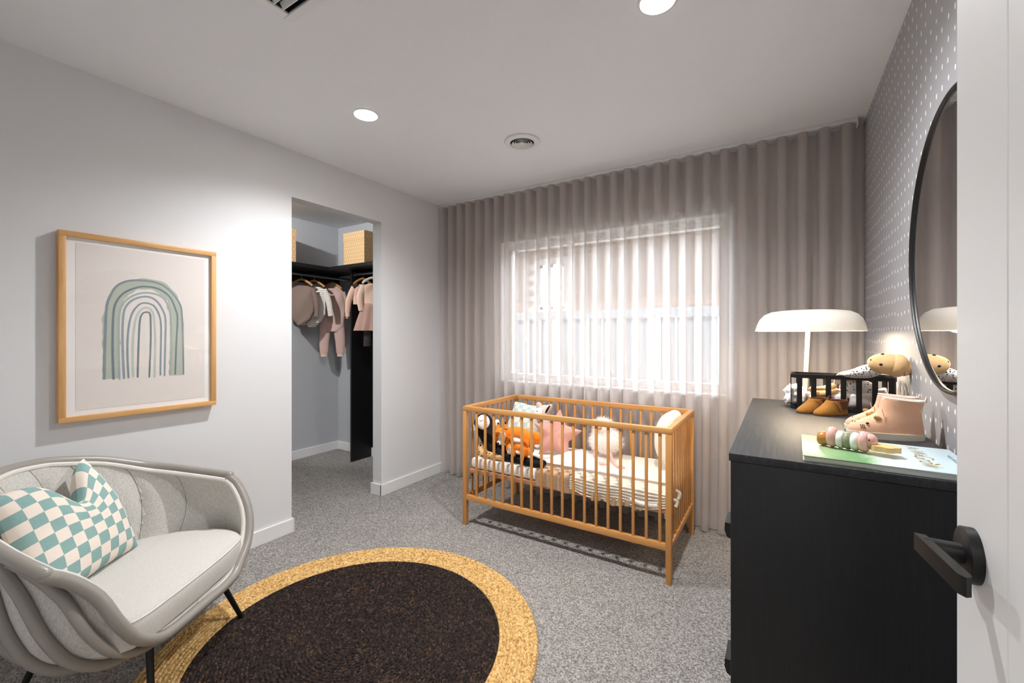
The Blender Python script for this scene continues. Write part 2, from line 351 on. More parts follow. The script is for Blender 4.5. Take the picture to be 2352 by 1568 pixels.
    def prism(s, poly, z0, z1, fn=None):
        n = len(poly); g = fn or (lambda x, y, z: (x, y, z))
        return s.add([g(x, y, z0) for x, y in poly] + [g(x, y, z1) for x, y in poly],
                     [tuple(range(n - 1, -1, -1)), tuple(range(n, 2 * n))] + [(i, (i + 1) % n, n + (i + 1) % n, n + i) for i in range(n)])

def cr(pts, n=8, closed=False):
    P = [Vector(p) for p in pts]; N = len(P); out = []
    for i in range(N if closed else N - 1):
        g = (lambda k: P[k % N]) if closed else (lambda k: P[min(max(k, 0), N - 1)])
        a, b, c, d = g(i - 1), g(i), g(i + 1), g(i + 2)
        for k in range(n):
            t = k / n
            out.append(0.5 * ((2 * b) + (c - a) * t + (2 * a - 5 * b + 4 * c - d) * t * t + (3 * b - a - 3 * c + d) * t ** 3))
    if not closed: out.append(P[-1].copy())
    return out

def resample(pts, n):
    P = [Vector(p) for p in pts]; L = [0.0]
    for a, b in zip(P, P[1:]): L.append(L[-1] + (b - a).length)
    out = []; k = 0
    for i in range(n + 1):
        t = L[-1] * i / n
        while k < len(P) - 2 and L[k + 1] < t: k += 1
        q = (t - L[k]) / max(L[k + 1] - L[k], 1e-9); out.append(P[k].lerp(P[k + 1], min(max(q, 0), 1)))
    return out

def build(name, mb, mat, parent=None, smooth=True, sharp=38, label=None, kind=None, world=True):
    me = bpy.data.meshes.new(name)
    off = Vector((0, 0, 0))
    if parent is not None and world:
        p = parent
        while p is not None: off += p.location; p = p.parent
    me.from_pydata([(x - off.x, y - off.y, z - off.z) for x, y, z in mb.v], [], mb.f)
    if any(u is not None for u in mb.uv):
        ul = me.uv_layers.new(name='UVMap'); i = 0
        for f, u in zip(mb.f, mb.uv):
            for k in range(len(f)):
                ul.data[i].uv = u[k] if u else (0, 0); i += 1
    me.validate(); me.update()
    if smooth:
        me.polygons.foreach_set('use_smooth', [True] * len(me.polygons))
        if sharp: me.set_sharp_from_angle(angle=R(sharp))
    me.materials.append(M[mat] if isinstance(mat, str) else mat)
    o = bpy.data.objects.new(name, me); COL.objects.link(o)
    if parent is not None: o.parent = parent
    if label: o['label'] = label
    if kind: o['kind'] = kind
    return o

def thing(name, label, cat, loc, group=None):
    o = bpy.data.objects.new(name, None); COL.objects.link(o); o.location = loc; o.empty_display_size = 0.05
    return tag(o, label, cat, group)
def tag(o, label, cat, group=None):
    o['label'] = label; o['category'] = cat
    if group: o['group'] = group
    return o
def solo(name, mb, mat, label, cat, loc, group=None, **kw):       # a thing that is one mesh, origin at its base
    mb.v = [(x - loc[0], y - loc[1], z - loc[2]) for x, y, z in mb.v]
    o = build(name, mb, mat, **kw); o.location = loc; return tag(o, label, cat, group)
def struct(name, mb, mat, parent=None, smooth=False, **kw):
    return build(name, mb, mat, parent, smooth, kind=None if parent else 'structure', **kw)
def twin(o, parent, loc, name=None):
    c = o.copy(); COL.objects.link(c); c.parent = parent; c.location = loc
    if name: c.name = name
    return c
def rotm(z=0, y=0, x=0): return (Matrix.Rotation(R(z), 3, 'Z') @ Matrix.Rotation(R(y), 3, 'Y') @ Matrix.Rotation(R(x), 3, 'X'))

# ------------------------------------------------------------------ room shell
RBX, RYR, RYL = -4.30, 3.126, 0.90                 # robe back wall, right wall, left wall
struct('floor', MB().box(-4.45, 0.62, -1.75, 3.40, -0.12, 0.0), 'carpet')
GX0, GX1, GY0, GY1 = -1.581, -1.234, .586, .933     # duct opening of the louvred grille
struct('ceiling', MB().box(-4.45, 0.62, -1.75, GY0, CEIL, CEIL + 0.12).box(-4.45, 0.62, GY1, 3.40, CEIL, CEIL + 0.12).box(-4.45, GX0, GY0, GY1, CEIL, CEIL + 0.12).box(GX1, 0.62, GY0, GY1, CEIL, CEIL + 0.12), 'ceil')
OY0, OY1, OZ, XT = 1.636, 2.389, 2.215, -2.838     # opening to the robe
struct('wall_left', MB().box(XT, XL, -1.75, OY0, 0, CEIL).box(XT, XL, OY1, 3.40, 0, CEIL).box(XT, XL, OY0, OY1, OZ, CEIL), 'wall')
struct('wall_right', MB().box(XR, XR + 0.1, -0.29, 3.40, 0, CEIL), 'paper')
WX0, WX1, WZ0, WZ1 = -2.09, -0.29, 0.90, 2.11      # window opening
struct('wall_back', MB().box(XL, WX0, YW, YW + .2, 0, CEIL).box(WX1, XR, YW, YW + .2, 0, CEIL).box(WX0, WX1, YW, YW + .2, 0, WZ0).box(WX0, WX1, YW, YW + .2, WZ1, CEIL), 'wall')
DX0, DX1, DZ = -0.66, 0.197, 2.10
struct('wall_front', MB().box(XL, DX0, YB - .1, YB, 0, CEIL).box(DX1, XR, YB - .1, YB, 0, CEIL).box(DX0, DX1, YB - .1, YB, DZ, CEIL), 'wall')
struct('wall_hall', MB().box(-1.30, -1.20, -1.65, YB - .1, 0, CEIL).box(0.52, 0.62, -1.65, YB - .1, 0, CEIL).box(-1.30, 0.62, -1.75, -1.65, 0, CEIL), 'wall')
struct('wall_robe', MB().box(RBX - .1, RBX, RYL, 3.30, 0, CEIL).box(RBX, XT, RYR, RYR + .1, 0, CEIL).box(RBX - .1, XT, RYL - .1, RYL, 0, CEIL), 'robe')  # same paint as the room, darkened to put the robe's dimness into its colour
bbh, bbt = 0.092, 0.014
def base(name, boxes):
    mb = MB()
    for b in boxes: mb.box(*b, 0.0, bbh, b=0.003)
    return struct(name, mb, 'trim')
base('baseboard_left', [(XL, XL + bbt, YB, OY0 + bbt), (XT - bbt, XL + bbt, OY0, OY0 + bbt), (XL, XL + bbt, OY1 - bbt, YW), (XT - bbt, XL + bbt, OY1 - bbt, OY1)])
base('baseboard_back', [(XL + bbt, XR, YW - bbt, YW)])
base('baseboard_right', [(XR - bbt, XR, YB, YW - bbt)])
base('baseboard_front', [(XL + bbt, DX0 - .06, YB, YB + bbt)])
base('baseboard_robe', [(RBX, RBX + bbt, RYL, RYR), (RBX + bbt, XT, RYR - bbt, RYR)])
struct('trim_1', MB().box(DX0 - .06, DX0, YB, YB + .016, 0, DZ + .06, .003).box(DX0, DX1, YB, YB + .016, DZ, DZ + .06, .003), 'trim')

# window: white frame with a mullion, glass, sill
win = thing('window_1', 'white framed window behind the sheer curtain', 'window', ((WX0 + WX1) / 2, YW + .12, WZ0)); win['kind'] = 'structure'
del win['category']; del win['label']
y0, y1 = YW + .08, YW + .15
f = MB().box(WX0, WX1, y0, y1, WZ1 - .06, WZ1).box(WX0, WX1, y0, y1, WZ0, WZ0 + .06).box(WX0, WX0 + .06, y0, y1, WZ0 + .06, WZ1 - .06).box(WX1 - .06, WX1, y0, y1, WZ0 + .06, WZ1 - .06)
build('window_frame', f, 'upvc', win, False)
build('mullion', MB().box(-1.49, -1.45, y0 + .01, y1 - .01, WZ0 + .06, WZ1 - .06), 'upvc', win, False)
for a, b in ((WX0 + .06, -1.49), (-1.45, WX1 - .06)):
    build('pane', MB().box(a, b, YW + .112, YW + .118, WZ0 + .06, WZ1 - .06), 'glass', win, False)
build('window_sill', MB().box(WX0, WX1, YW - .012, YW + .08, WZ0 - .018, WZ0 + .002, .003), 'upvc', win, False)

# ------------------------------------------------------------------ outside
struct('ground', MB().box(-9, 6, 3.40, 9, -0.42, -0.25), 'ground')
light_block_roof = struct('light_block_roof', MB().box(-4.6, 0.8, -1.9, 3.44, CEIL + .13, CEIL + .33), 'eave')  # unseen slab added to block light, overhang cut back for more sky
fence = thing('fence', 'slate steel fence with cream battens beyond the window', 'fence', (-1.6, 5.02, -0.25))
px = -4.575
while px < 1.6:
    build('fence_panel', MB().box(px + .004, px + .421, 5.00, 5.02, -0.24, 1.50), 'steelfence', fence, False)
    build('batten', MB().box(px - .035, px + .035, 4.97, 4.999, -0.24, 1.50), 'batten', fence, False)
    build('batten', MB().box(px + .195, px + .215, 4.975, 4.999, -0.24, 1.50), 'batten', fence, False)
    px += .425
build('top_rail', MB().box(-4.6, 1.7, 4.965, 5.035, 1.50, 1.61), 'steelfence', fence, False)
NY = 6.30
house = thing('neighbour_house', 'brown brick neighbouring house seen over the fence', 'house', (-1.5, NY, -0.25))
hx0, hx1, hz0, hz1 = -3.385, -2.95, 1.72, 2.46
wl = build('house_wall', MB().box(-8, hx0, NY, NY + .2, -0.25, 3.0).box(hx1, 5, NY, NY + .2, -0.25, 3.0).box(hx0, hx1, NY, NY + .2, -0.25, hz0).box(hx0, hx1, NY, NY + .2, hz1, 3.0), 'mortar', house, False)
brick_me = None
for row in range(15):
    z = 1.62 + row * .086
    xx = -3.95 + (row % 2) * .12
    while xx < 0.55:
        if not (xx + .23 > hx0 - .04 and xx < hx1 + .04 and z + .076 > hz0 - .04 and z < hz1 + .04):
            if brick_me is None:
                brick_me = build('brick', MB().box(xx, xx + .23, NY - .012, NY, z, z + .076), 'brick', wl, False); bx0, bz0 = xx, z
            else:
                twin(brick_me, wl, (xx - bx0, random.uniform(-.002, .001), z - bz0), 'brick')
        xx += .24
wf = build('house_window', MB().box(hx0, hx1, NY + .02, NY + .08, hz1 - .05, hz1).box(hx0, hx1, NY + .02, NY + .08, hz0, hz0 + .05).box(hx0, hx0 + .05, NY + .02, NY + .08, hz0, hz1).box(hx1 - .05, hx1, NY + .02, NY + .08, hz0, hz1).box(-3.19, -3.15, NY + .02, NY + .08, hz0, hz1), 'upvc', house, False)
build('window_blind', MB().box(hx0 + .05, hx1 - .05, NY + .06, NY + .075, hz0 + .05, hz1 - .05), 'blind', wf, False)
build('eave', MB().box(-8, 5, NY - .50, NY + .3, 2.76, 2.86).box(-8, 5, NY - .58, NY - .48, 2.74, 2.90), 'eave', house, False)

# ------------------------------------------------------------------ ceiling fittings
def downlight(x, y, lab, watt=None):
    t = thing('downlight', lab, 'light', (x, y, CEIL), 'ceiling downlights')
    build('trim_ring', MB().lathe([(.059, CEIL - .001), (.073, CEIL - .001), (.073, CEIL - .005), (.069, CEIL - .008), (.062, CEIL - .008), (.059, CEIL - .004)], (x, y, 0), 40, cap=False), 'trim', t)
    build('lens', MB().lathe([(.0, CEIL - .004), (.0595, CEIL - .004), (.0595, CEIL - .002), (.0, CEIL - .002)], (x, y, 0), 32), 'lens', t)
    l = bpy.data.lights.new('downlight_lamp', 'SPOT'); l.energy = watt or DOWN_W; l.spot_size = R(76 if watt else 150); l.spot_blend = 0.3 if watt else 1.0
    l.shadow_soft_size = 0.03; l.color = (0.985, 0.99, 1.0)
    lo = bpy.data.objects.new('downlight_lamp', l); COL.objects.link(lo); lo.location = (x, y, CEIL - .03)
    if watt: lo.rotation_euler = Vector((-.60, 1.60, -.75)).to_track_quat('-Z', 'Y').to_euler()     # gimbal fitting turned to the clothes
downlight(-1.946, 1.589, 'lit round downlight in the ceiling nearer the robe opening')
downlight(-0.379, 1.612, 'lit round downlight in the ceiling nearer the dotted wall')
downlight(-3.35, 1.22, 'round downlight in the ceiling inside the walk-in robe', ROBE_W)

hl = bpy.data.lights.new('hall_fill', 'AREA'); hl.energy = HALL_FILL_W; hl.shape = 'DISK'; hl.size = 0.7; hl.color = (1.0, 0.98, 0.95)  # unseen hall light added as fill for the room
hlo = bpy.data.objects.new('hall_fill', hl); COL.objects.link(hlo); hlo.location = (-0.3, -0.95, CEIL - .05)
t = thing('hall_fill_fitting', 'round opal ceiling fitting added with the unseen hall fill light', 'light', (-0.3, -0.95, CEIL))
build('shade', MB().lathe([(.0, CEIL - .03), (.34, CEIL - .03), (.35, CEIL - .02), (.35, CEIL)], (-0.3, -0.95, 0), 40), 'white', t)

vx, vy = -1.383, 2.337
t = thing('air_diffuser', 'round white air diffuser with concentric rings in the ceiling', 'vent', (vx, vy, CEIL))
build('flange', MB().lathe([(.076, CEIL - .001), (.112, CEIL - .001), (.113, CEIL - .004), (.109, CEIL - .010), (.078, CEIL - .014), (.074, CEIL - .008)], (vx, vy, 0), 48, cap=False), 'trim', t)
build('shade_backing', MB().lathe([(.0, CEIL - .003), (.076, CEIL - .003), (.076, CEIL - .001), (.0, CEIL - .001)], (vx, vy, 0), 40), 'dim', t)  # dark disc painting the shade of the hollow behind the rings
for r in (.064, .048, .032):
    build('ring', MB().lathe([(r - .011, CEIL - .006), (r, CEIL - .016), (r + .0015, CEIL - .016), (r - .008, CEIL - .006)], (vx, vy, 0), 40, cap=False), 'trim', t)
build('centre_cone', MB().lathe([(.004, CEIL - .017), (.019, CEIL - .015), (.012, CEIL - .004), (.0, CEIL - .004)], (vx, vy, 0), 32), 'trim', t)

qx0, qx1, qy0, qy1 = -1.615, -1.20, 0.552, 0.967
t = thing('return_air_grille', 'square louvred grille in the ceiling above the rug', 'vent', (-1.4075, .76, CEIL))
w = .034
def taper(mb, x0, x1, y0, y1): return mb.box(x0, x1, y0, y1, CEIL - .010, CEIL, .003)
fr = MB(); taper(fr, qx0, qx1, qy0, qy0 + w); taper(fr, qx0, qx1, qy1 - w, qy1); taper(fr, qx0, qx0 + w, qy0 + w, qy1 - w); taper(fr, qx1 - w, qx1, qy0 + w, qy1 - w)
build('frame', fr, 'trim', t, False)
build('duct', MB().box(GX0 + .001, GX1 - .001, GY0 + .001, GY0 + .003, CEIL - .002, CEIL + .118).box(GX0 + .001, GX1 - .001, GY1 - .003, GY1 - .001, CEIL - .002, CEIL + .118).box(GX0 + .001, GX0 + .003, GY0 + .003, GY1 - .003, CEIL - .002, CEIL + .118).box(GX1 - .003, GX1 - .001, GY0 + .003, GY1 - .003, CEIL - .002, CEIL + .118).box(GX0 + .001, GX1 - .001, GY0 + .001, GY1 - .001, CEIL + .114, CEIL + .118), 'dim', t, False)  # near-black lining puts the shade between the louvres into its colour
yy = qy0 + w + .012
while yy < qy1 - w - .004:
    a = MB().add([(qx0 + w, yy - .008, CEIL + .012), (qx1 - w, yy - .008, CEIL + .012), (qx1 - w, yy + .006, CEIL - .007), (qx0 + w, yy + .006, CEIL - .007),
                  (qx0 + w, yy - .0055, CEIL + .012), (qx1 - w, yy - .0055, CEIL + .012), (qx1 - w, yy + .0085, CEIL - .007), (qx0 + w, yy + .0085, CEIL - .007)],
                 [(0, 1, 2, 3), (7, 6, 5, 4), (0, 4, 5, 1), (2, 6, 7, 3), (1, 5, 6, 2), (0, 3, 7, 4)])
    build('louvre', a, 'trim', t, False); yy += .034

# ------------------------------------------------------------------ curtains and track
t = thing('curtain_track', 'white ceiling curtain track along the window wall', 'curtain track', (-1.16, 3.085, CEIL))
build('rail', MB().box(-2.728, .372, 3.066, 3.104, CEIL - .024, CEIL, .003), 'track', t)
for x in (-2.728, .366): build('end_cap', MB().box(x, x + .006, 3.06, 3.11, CEIL - .05, CEIL, .001), 'track', t)
def curtain(x0, n, lab, PITCH=.1042):
    def fn(u, v):
        z = .012 + v * (CEIL - .036)
        k = u * n
        am = .048 * (1 + .10 * math.sin(k * 1.7 + 3.1)) * (1 - .25 * max(0, .5 - v))
        th = 2 * math.pi * k
        y = 3.104 - am * math.cos(th) + .006 * (1 - v) * math.sin(k * 2.3 + 4 * v)
        x = x0 + k * PITCH + .0100 * math.sin(2 * th) + .016 * (1 - v) ** 2 * math.sin(k * 1.13 + 1.2)
        return (x, y, z)
    mb = MB().grid(fn, int(n * 18), 20)
    return solo('curtain', mb, 'curtain', lab, 'curtain', (x0 + n * PITCH / 2, 3.09, .012), sharp=None)
curtain(-2.700, 14, 'sheer taupe curtain panel hanging on the side of the robe opening')
curtain(-1.250, 15.75, 'sheer taupe curtain panel hanging behind the white lamp', .1050)

# ------------------------------------------------------------------ walk-in robe
ZS = 2.0
t = thing('wardrobe_shelf', 'black L-shaped shelf high in the walk-in robe', 'shelf', (-4.0, 2.7, 1.97))
build('shelf_board', MB().box(RBX, -3.93, RYL, RYR, ZS - .032, ZS, .001), 'robeblk', t, False)
build('shelf_board', MB().box(-3.929, XT, 2.745, RYR, ZS - .032, ZS, .001), 'robeblk', t, False)
build('back_rail', MB().box(RBX, RBX + .02, RYL, RYR, 1.86, ZS - .033), 'robeblk', t, False)
build('divider_panel', MB().box(-3.742, -3.722, 2.862, RYR, 0, ZS - .033), 'robeblk', t, False)
build('back_panel', MB().box(-3.721, XT, RYR - .012, RYR, 0.10, ZS - .033), 'robeblk', t, False)
rl = thing('hanging_rail', 'grey metal hanging rail along the back wall of the robe', 'rail', (-4.10, 2.0, 1.915))
build('rod', MB().tube([(-4.10, RYL, 1.915), (-4.10, RYR, 1.915)], (.014), 12), 'steel', rl)
for y in (1.5, 2.30): build('rail_bracket', MB().box(-4.108, -4.092, y - .01, y + .01, 1.915, ZS - .032), 'steel', rl, False)
rl = thing('hanging_rail', 'grey metal hanging rail right of the black divider panel', 'rail', (-3.2, 2.905, 1.925))
build('rod', MB().tube([(-3.722, 2.905, 1.925), (XT, 2.905, 1.925)], (.014), 12), 'steel', rl)
build('rail_bracket', MB().box(-3.722, -3.712, 2.885, 2.925, 1.905, 1.945), 'steel', rl, False)

def storage_box(x0, x1, y0, y1, lab):
    t = thing('storage_box', lab, 'box', ((x0 + x1) / 2, (y0 + y1) / 2, ZS), 'kraft boxes on the robe shelf')
    build('body', MB().box(x0, x1, y0, y1, ZS, ZS + .30, .002), 'box', t, False)
    build('lid', MB().box(x0 - .004, x1 + .004, y0 - .004, y1 + .004, ZS + .235, ZS + .318, .003), 'box', t, False)
storage_box(-3.715, -3.405, 2.762, 3.07, 'white-spotted kraft storage box, whole in view, on the robe shelf above the black panel')
storage_box(-4.26, -3.95, 2.095, 2.405, 'white-spotted kraft storage box cut off by the edge of the robe opening')

def hanger(cx, cy, cz, ang, lab, mat='hang', w=.105):
    """wooden hanger under a rail at height cz; ang turns the bar about z"""
    t = thing('clothes_hanger', lab, 'hanger', (cx, cy, cz - .11), 'hangers in the robe')
    ca, sa = math.cos(R(ang)), math.sin(R(ang))
    P = lambda a, z: (cx + ca * a, cy + sa * a, cz + z)
    hk = [P(.016 * math.sin(q) , .003 + .016 * math.cos(q)) for q in [(-1.9 + .35 * i) for i in range(11)]] + [P(.004, -.024), P(0, -.035), P(0, -.055)]
    build('hook', MB().tube(hk, .0022, 8), 'chrome', t)
    bar = cr([P(-w, -.112), P(-w * .6, -.078), P(0, -.052), P(w * .6, -.078), P(w, -.112)], 5)
    build('bar', MB().tube(bar, [(.012, .007)] * len(bar), 10, flat=(0, 0, 1)), mat, t)
    return t

def limb(mb, path, radii, n=14, flat=None): mb.tube(cr(path, 4), [tuple(np.array(a) * (1 - q) + np.array(b) * q) if isinstance(a, tuple) else a * (1 - q) + b * q for (a, b, q) in _interp(radii, len(cr(path, 4)))], n, flat=flat); return mb
def _interp(r, n):
    out = []
    for i in range(n):
        t = i / (n - 1) * (len(r) - 1); k = min(int(t), len(r) - 2); out.append((r[k], r[k + 1], t - k))
    return out

def garment(name, lab, cx, cy, cz, ang, body, parts, mat, group='baby clothes in the robe'):
    """body: list of (z below rail, half width, half depth, sideways shift); parts: (name, path[(a,z)], half-widths, mat)"""
    t = thing(name, lab, 'clothes', (cx, cy, cz + body[-1][0]), group)
    ca, sa = math.cos(R(ang)), math.sin(R(ang))
    P = lambda a, d, z: (cx + ca * a - sa * d, cy + sa * a + ca * d, cz - .015 + z)
    if len(body) > 1:
        rings = []
        for i in range(len(body) * 3 - 2):
            q = i / 3; k = min(int(q), len(body) - 2); e = q - k; b = [body[k][j] * (1 - e) + body[k + 1][j] * e for j in range(4)]
            rings.append([P(b[3] + b[1] * math.cos(s) * (1 + .03 * math.sin(5 * s + i)), b[2] * math.sin(s) * (1 + .25 * math.sin(3 * s + i * .8)), b[0]) for s in [2 * math.pi * m / 28 for m in range(28)]])
        build('bodice', MB().loft(rings, True, False, False), mat, t)
    for nm, path, hw, m2 in parts:
        pts = [P(a, d, z) for a, d, z in path]; r = [(h, h * .5) for h in hw]
        ax = (ca, sa, 0)
        mb = MB(); cp = cr(pts, 4); rr = []
        for a, b, q in _interp(r, len(cp)): rr.append((a[0] * (1 - q) + b[0] * q, a[1] * (1 - q) + b[1] * q))
        mb.tube(cp, rr, 14, flat=ax); build(nm, mb, m2, t)
    return t

RZ = 1.915
hanger(-4.10, 2.552, RZ, 38, 'wooden hanger holding the taupe bodysuit'); hanger(-4.10, 2.690, RZ, 38, 'wooden hanger holding the striped bodysuit')
hanger(-4.10, 2.905, RZ, 38, 'wooden hanger holding the dusty rose hooded suit', w=.095)
hanger(-3.60, 2.905, 1.925, 70, 'wooden hanger on the short rail holding the peach jumper', w=.095); hanger(-3.46, 2.905, 1.925, 70, 'pale hanger holding the jumper above the tulle skirt', 'piping', w=.10)
garment('bodysuit', 'taupe long-sleeved baby bodysuit hanging nearest the robe opening edge', -4.10, 2.552, RZ, 38,
        [(-.100, .055, .018, 0), (-.125, .115, .024, 0), (-.20, .120, .032, 0), (-.36, .118, .034, 0), (-.44, .095, .030, 0), (-.485, .045, .022, 0), (-.50, .036, .018, 0)],
        [('sleeve', [(.10, 0, -.128), (.135, .01, -.25), (.140, .02, -.41)], [.032, .029, .022], 'taupe'), ('sleeve', [(-.10, 0, -.128), (-.13, .01, -.25), (-.12, .02, -.40)], [.032, .029, .022], 'taupe')], 'taupe')
garment('bodysuit', 'white and grey striped baby bodysuit hanging behind the taupe one', -4.10, 2.690, RZ, 38,
        [(-.100, .055, .018, 0), (-.125, .115, .024, 0), (-.20, .112, .032, 0), (-.38, .112, .034, 0), (-.46, .085, .030, -.01), (-.50, .045, .022, -.02), (-.515, .036, .018, -.02)],
        [('sleeve', [(.095, 0, -.128), (.145, 0, -.24), (.165, .01, -.40)], [.034, .030, .026], 'stripe'), ('sleeve', [(-.095, 0, -.128), (-.135, 0, -.24), (-.14, .01, -.40)], [.034, .030, .026], 'stripe')], 'stripe')
garment('hooded_suit', 'dusty rose hooded baby suit with long legs, hanging third on the back rail', -4.10, 2.905, RZ, 38,
        [(-.095, .045, .020, 0), (-.13, .112, .03, 0), (-.22, .128, .04, 0), (-.36, .130, .042, 0), (-.50, .128, .040, 0), (-.56, .120, .034, 0)],
        [('sleeve', [(.10, 0, -.135), (.135, .02, -.26), (.14, .03, -.42)], [.034, .030, .022], 'rose'), ('leg', [(-.068, 0, -.52), (-.085, 0, -.66), (-.085, 0, -.795)], [.060, .052, .042], 'rose'), ('leg', [(.068, 0, -.52), (.082, 0, -.66), (.085, 0, -.795)], [.060, .052, .042], 'rose'),
         ('cuff', [(-.085, 0, -.79), (-.085, 0, -.83)], [.036, .034], 'peach'), ('cuff', [(.085, 0, -.79), (.085, 0, -.83)], [.036, .034], 'peach'),
         ('hood', [(-.085, .01, -.155), (-.05, .03, -.085), (0, .04, -.06), (.05, .03, -.085), (.085, .01, -.155)], [.030, .032, .030, .032, .030], 'rose')], 'rose')
garment('knit_jumper', 'peach baby jumper with ribbed cuffs beside the black divider panel', -3.60, 2.905, 1.925, 70,
        [(-.095, .04, .018, 0), (-.125, .10, .024, 0), (-.20, .105, .034, 0), (-.30, .10, .036, 0)],
        [('sleeve', [(.085, 0, -.13), (.12, 0, -.26), (.115, .01, -.38)], [.034, .030, .024], 'peach'), ('sleeve', [(-.085, 0, -.13), (-.14, 0, -.26), (-.15, .01, -.38)], [.034, .030, .026], 'peach'),
         ('cuff', [(.115, .01, -.37), (.112, .01, -.425)], [.022, .022], 'peach'), ('cuff', [(-.15, .01, -.37), (-.15, .01, -.425)], [.022, .022], 'peach'),
         ('shoulder_tab', [(-.062, -.016, -.098), (-.105, -.016, -.128)], [.020, .020], 'leggings')], 'peach')
sk = garment('tulle_dress', 'blush baby dress with a gathered tulle skirt over dark leggings', -3.46, 2.905, 1.925, 70,
        [(-.095, .04, .018, 0), (-.125, .10, .026, 0), (-.20, .105, .036, 0), (-.33, .09, .04, 0)],
        [('sleeve', [(-.085, 0, -.13), (-.125, -.01, -.24), (-.115, -.02, -.37)], [.036, .034, .028], 'peach'), ('sleeve', [(.085, 0, -.13), (.12, 0, -.25), (.12, .01, -.38)], [.036, .032, .028], 'peach'),
         ('legging', [(-.045, 0, -.50), (-.055, 0, -.72)], [.04, .034], 'leggings'), ('legging', [(.045, 0, -.50), (.055, 0, -.72)], [.04, .034], 'leggings')], 'peach')
rings = []
for i in range(9):
    q = i / 8; hw = .085 + .085 * q ** .75; ca, sa = math.cos(R(70)), math.sin(R(70)); ring = []
    for m in range(64):
        s = 2 * math.pi * m / 64; wv = 1 + (.10 * q) * math.sin(11 * s + 1.3 * q); a, d = hw * wv * math.cos(s), (.045 + .055 * q) * wv * math.sin(s)
        ring.append((-3.46 + ca * a - sa * d, 2.905 + sa * a + ca * d, 1.925 - .31 - .27 * q))
    rings.append(ring)
build('skirt', MB().loft(rings, True, False, False), 'tulle', sk, label='gathered blush tulle skirt')

# ------------------------------------------------------------------ framed print on the left wall
py0, py1, pz0, pz1 = .546, 1.170, .909, 1.767; fx = XL + .045; fw = .0245
t = thing('framed_print', 'large oak-framed print of a grey-green arched rainbow', 'picture', (XL, (py0 + py1) / 2, pz0))
build('frame_rail', MB().box(XL + .004, fx, py0, py1, pz1 - fw, pz1, .002), 'oaky', t); build('frame_rail', MB().box(XL + .004, fx, py0, py1, pz0, pz0 + fw, .002), 'oaky', t)
build('frame_stile', MB().box(XL + .004, fx, py0, py0 + fw, pz0 + fw, pz1 - fw, .002), 'oakz', t); build('frame_stile', MB().box(XL + .004, fx, py1 - fw, py1, pz0 + fw, pz1 - fw, .002), 'oakz', t)
xm = fx - .016
build('mount_board', MB().box(xm - .004, xm, py0 + fw, py1 - fw, pz0 + fw, pz1 - fw), 'matte', t, False)
pr = build('print', MB().box(xm, xm + .001, .604, 1.1175, .958, 1.720), 'paperp', t, False)
def art(px, py):
    # photo-plane drawing coordinates of the artwork, unwarped to the sheet (fractions found from the sheet's corners)
    H = ART_H; d = H[2][0] * px + H[2][1] * py + 1
    return ((H[0][0] * px + H[0][1] * py + H[0][2]) / d, (H[1][0] * px + H[1][1] * py + H[1][2]) / d)
src = [(235, 178), (235, 1390), (1163, 297), (1165, 1290)]; dst = [(.604, 1.720), (.604, .958), (1.1175, 1.720), (1.1175, .958)]
A = []; B = []
for (x, y), (a, b) in zip(src, dst):
    A.append([x, y, 1, 0, 0, 0, -x * a, -y * a]); B.append(a); A.append([0, 0, 0, x, y, 1, -x * b, -y * b]); B.append(b)
h = np.linalg.solve(np.array(A, float), np.array(B, float)); ART_H = [[h[0], h[1], h[2]], [h[3], h[4], h[5]], [h[6], h[7]]]
def stroke(pts, w, col, lift, ragged=0.0, nm='stroke'):
    P = [Vector((p[0], p[1], 0)) for p in cr([Vector((*art(*p), 0)) for p in pts], 7)]; P = resample(P, 90); L = []; Rr = []
    for i, p in enumerate(P):
        d = (P[min(i + 1, 90)] - P[max(i - 1, 0)]).normalized(); nrm = Vector((-d.y, d.x, 0))
        ww = w[0] + (w[1] - w[0]) * i / 90 if isinstance(w, tuple) else w
        e1 = ragged * mnoise.noise(Vector((i * .23, lift * 900, 1))); e2 = ragged * mnoise.noise(Vector((i * .31, 5, lift * 700)))
        wob = 1 + .14 * mnoise.noise(Vector((i * .16, 3, lift * 500)))
        L.append(p + nrm * (ww * wob / 2 + e1)); Rr.append(p - nrm * (ww * wob / 2 + e2))
    x = xm + .001 + lift
    v = [(x, a.x, a.y) for a in L] + [(x, a.x, a.y) for a in Rr]; n = len(L)
    mat = plain('watercolour ' + col, col, 0.85)
    build(nm, MB().add(v, [(i, n + i, n + i + 1, i + 1) for i in range(n - 1)]), mat, pr, False)
stroke([(485, 1160), (488, 900), (498, 680), (540, 560), (640, 487), (740, 474), (850, 503), (925, 580), (958, 700), (962, 900), (952, 1135)], (.060, .058), '#b9c0b2', .0002, .012, 'wash')
stroke([(440, 1165), (445, 900), (455, 660), (480, 570), (530, 490), (620, 452), (740, 452), (850, 478), (930, 540), (985, 620), (1000, 700), (1008, 900), (1012, 1130)], (.0105, .008), '#8b989f', .0005)
stroke([(507, 1165), (500, 950), (505, 700), (530, 600), (590, 535), (680, 500), (740, 494), (830, 510), (910, 565), (955, 660), (968, 730), (960, 900), (952, 1130)], (.009, .007), '#76848c', .0006)
stroke([(550, 1165), (545, 900), (552, 680), (600, 590), (700, 542), (800, 545), (870, 580), (910, 660), (922, 760), (925, 950), (915, 1135)], (.008, .008), '#a9b5b6', .0005)
stroke([(583, 1160), (572, 900), (578, 700), (610, 620), (680, 575), (760, 568), (820, 600), (865, 670), (882, 740), (880, 900), (875, 1140)], (.0095, .008), '#98a3aa', .0005)
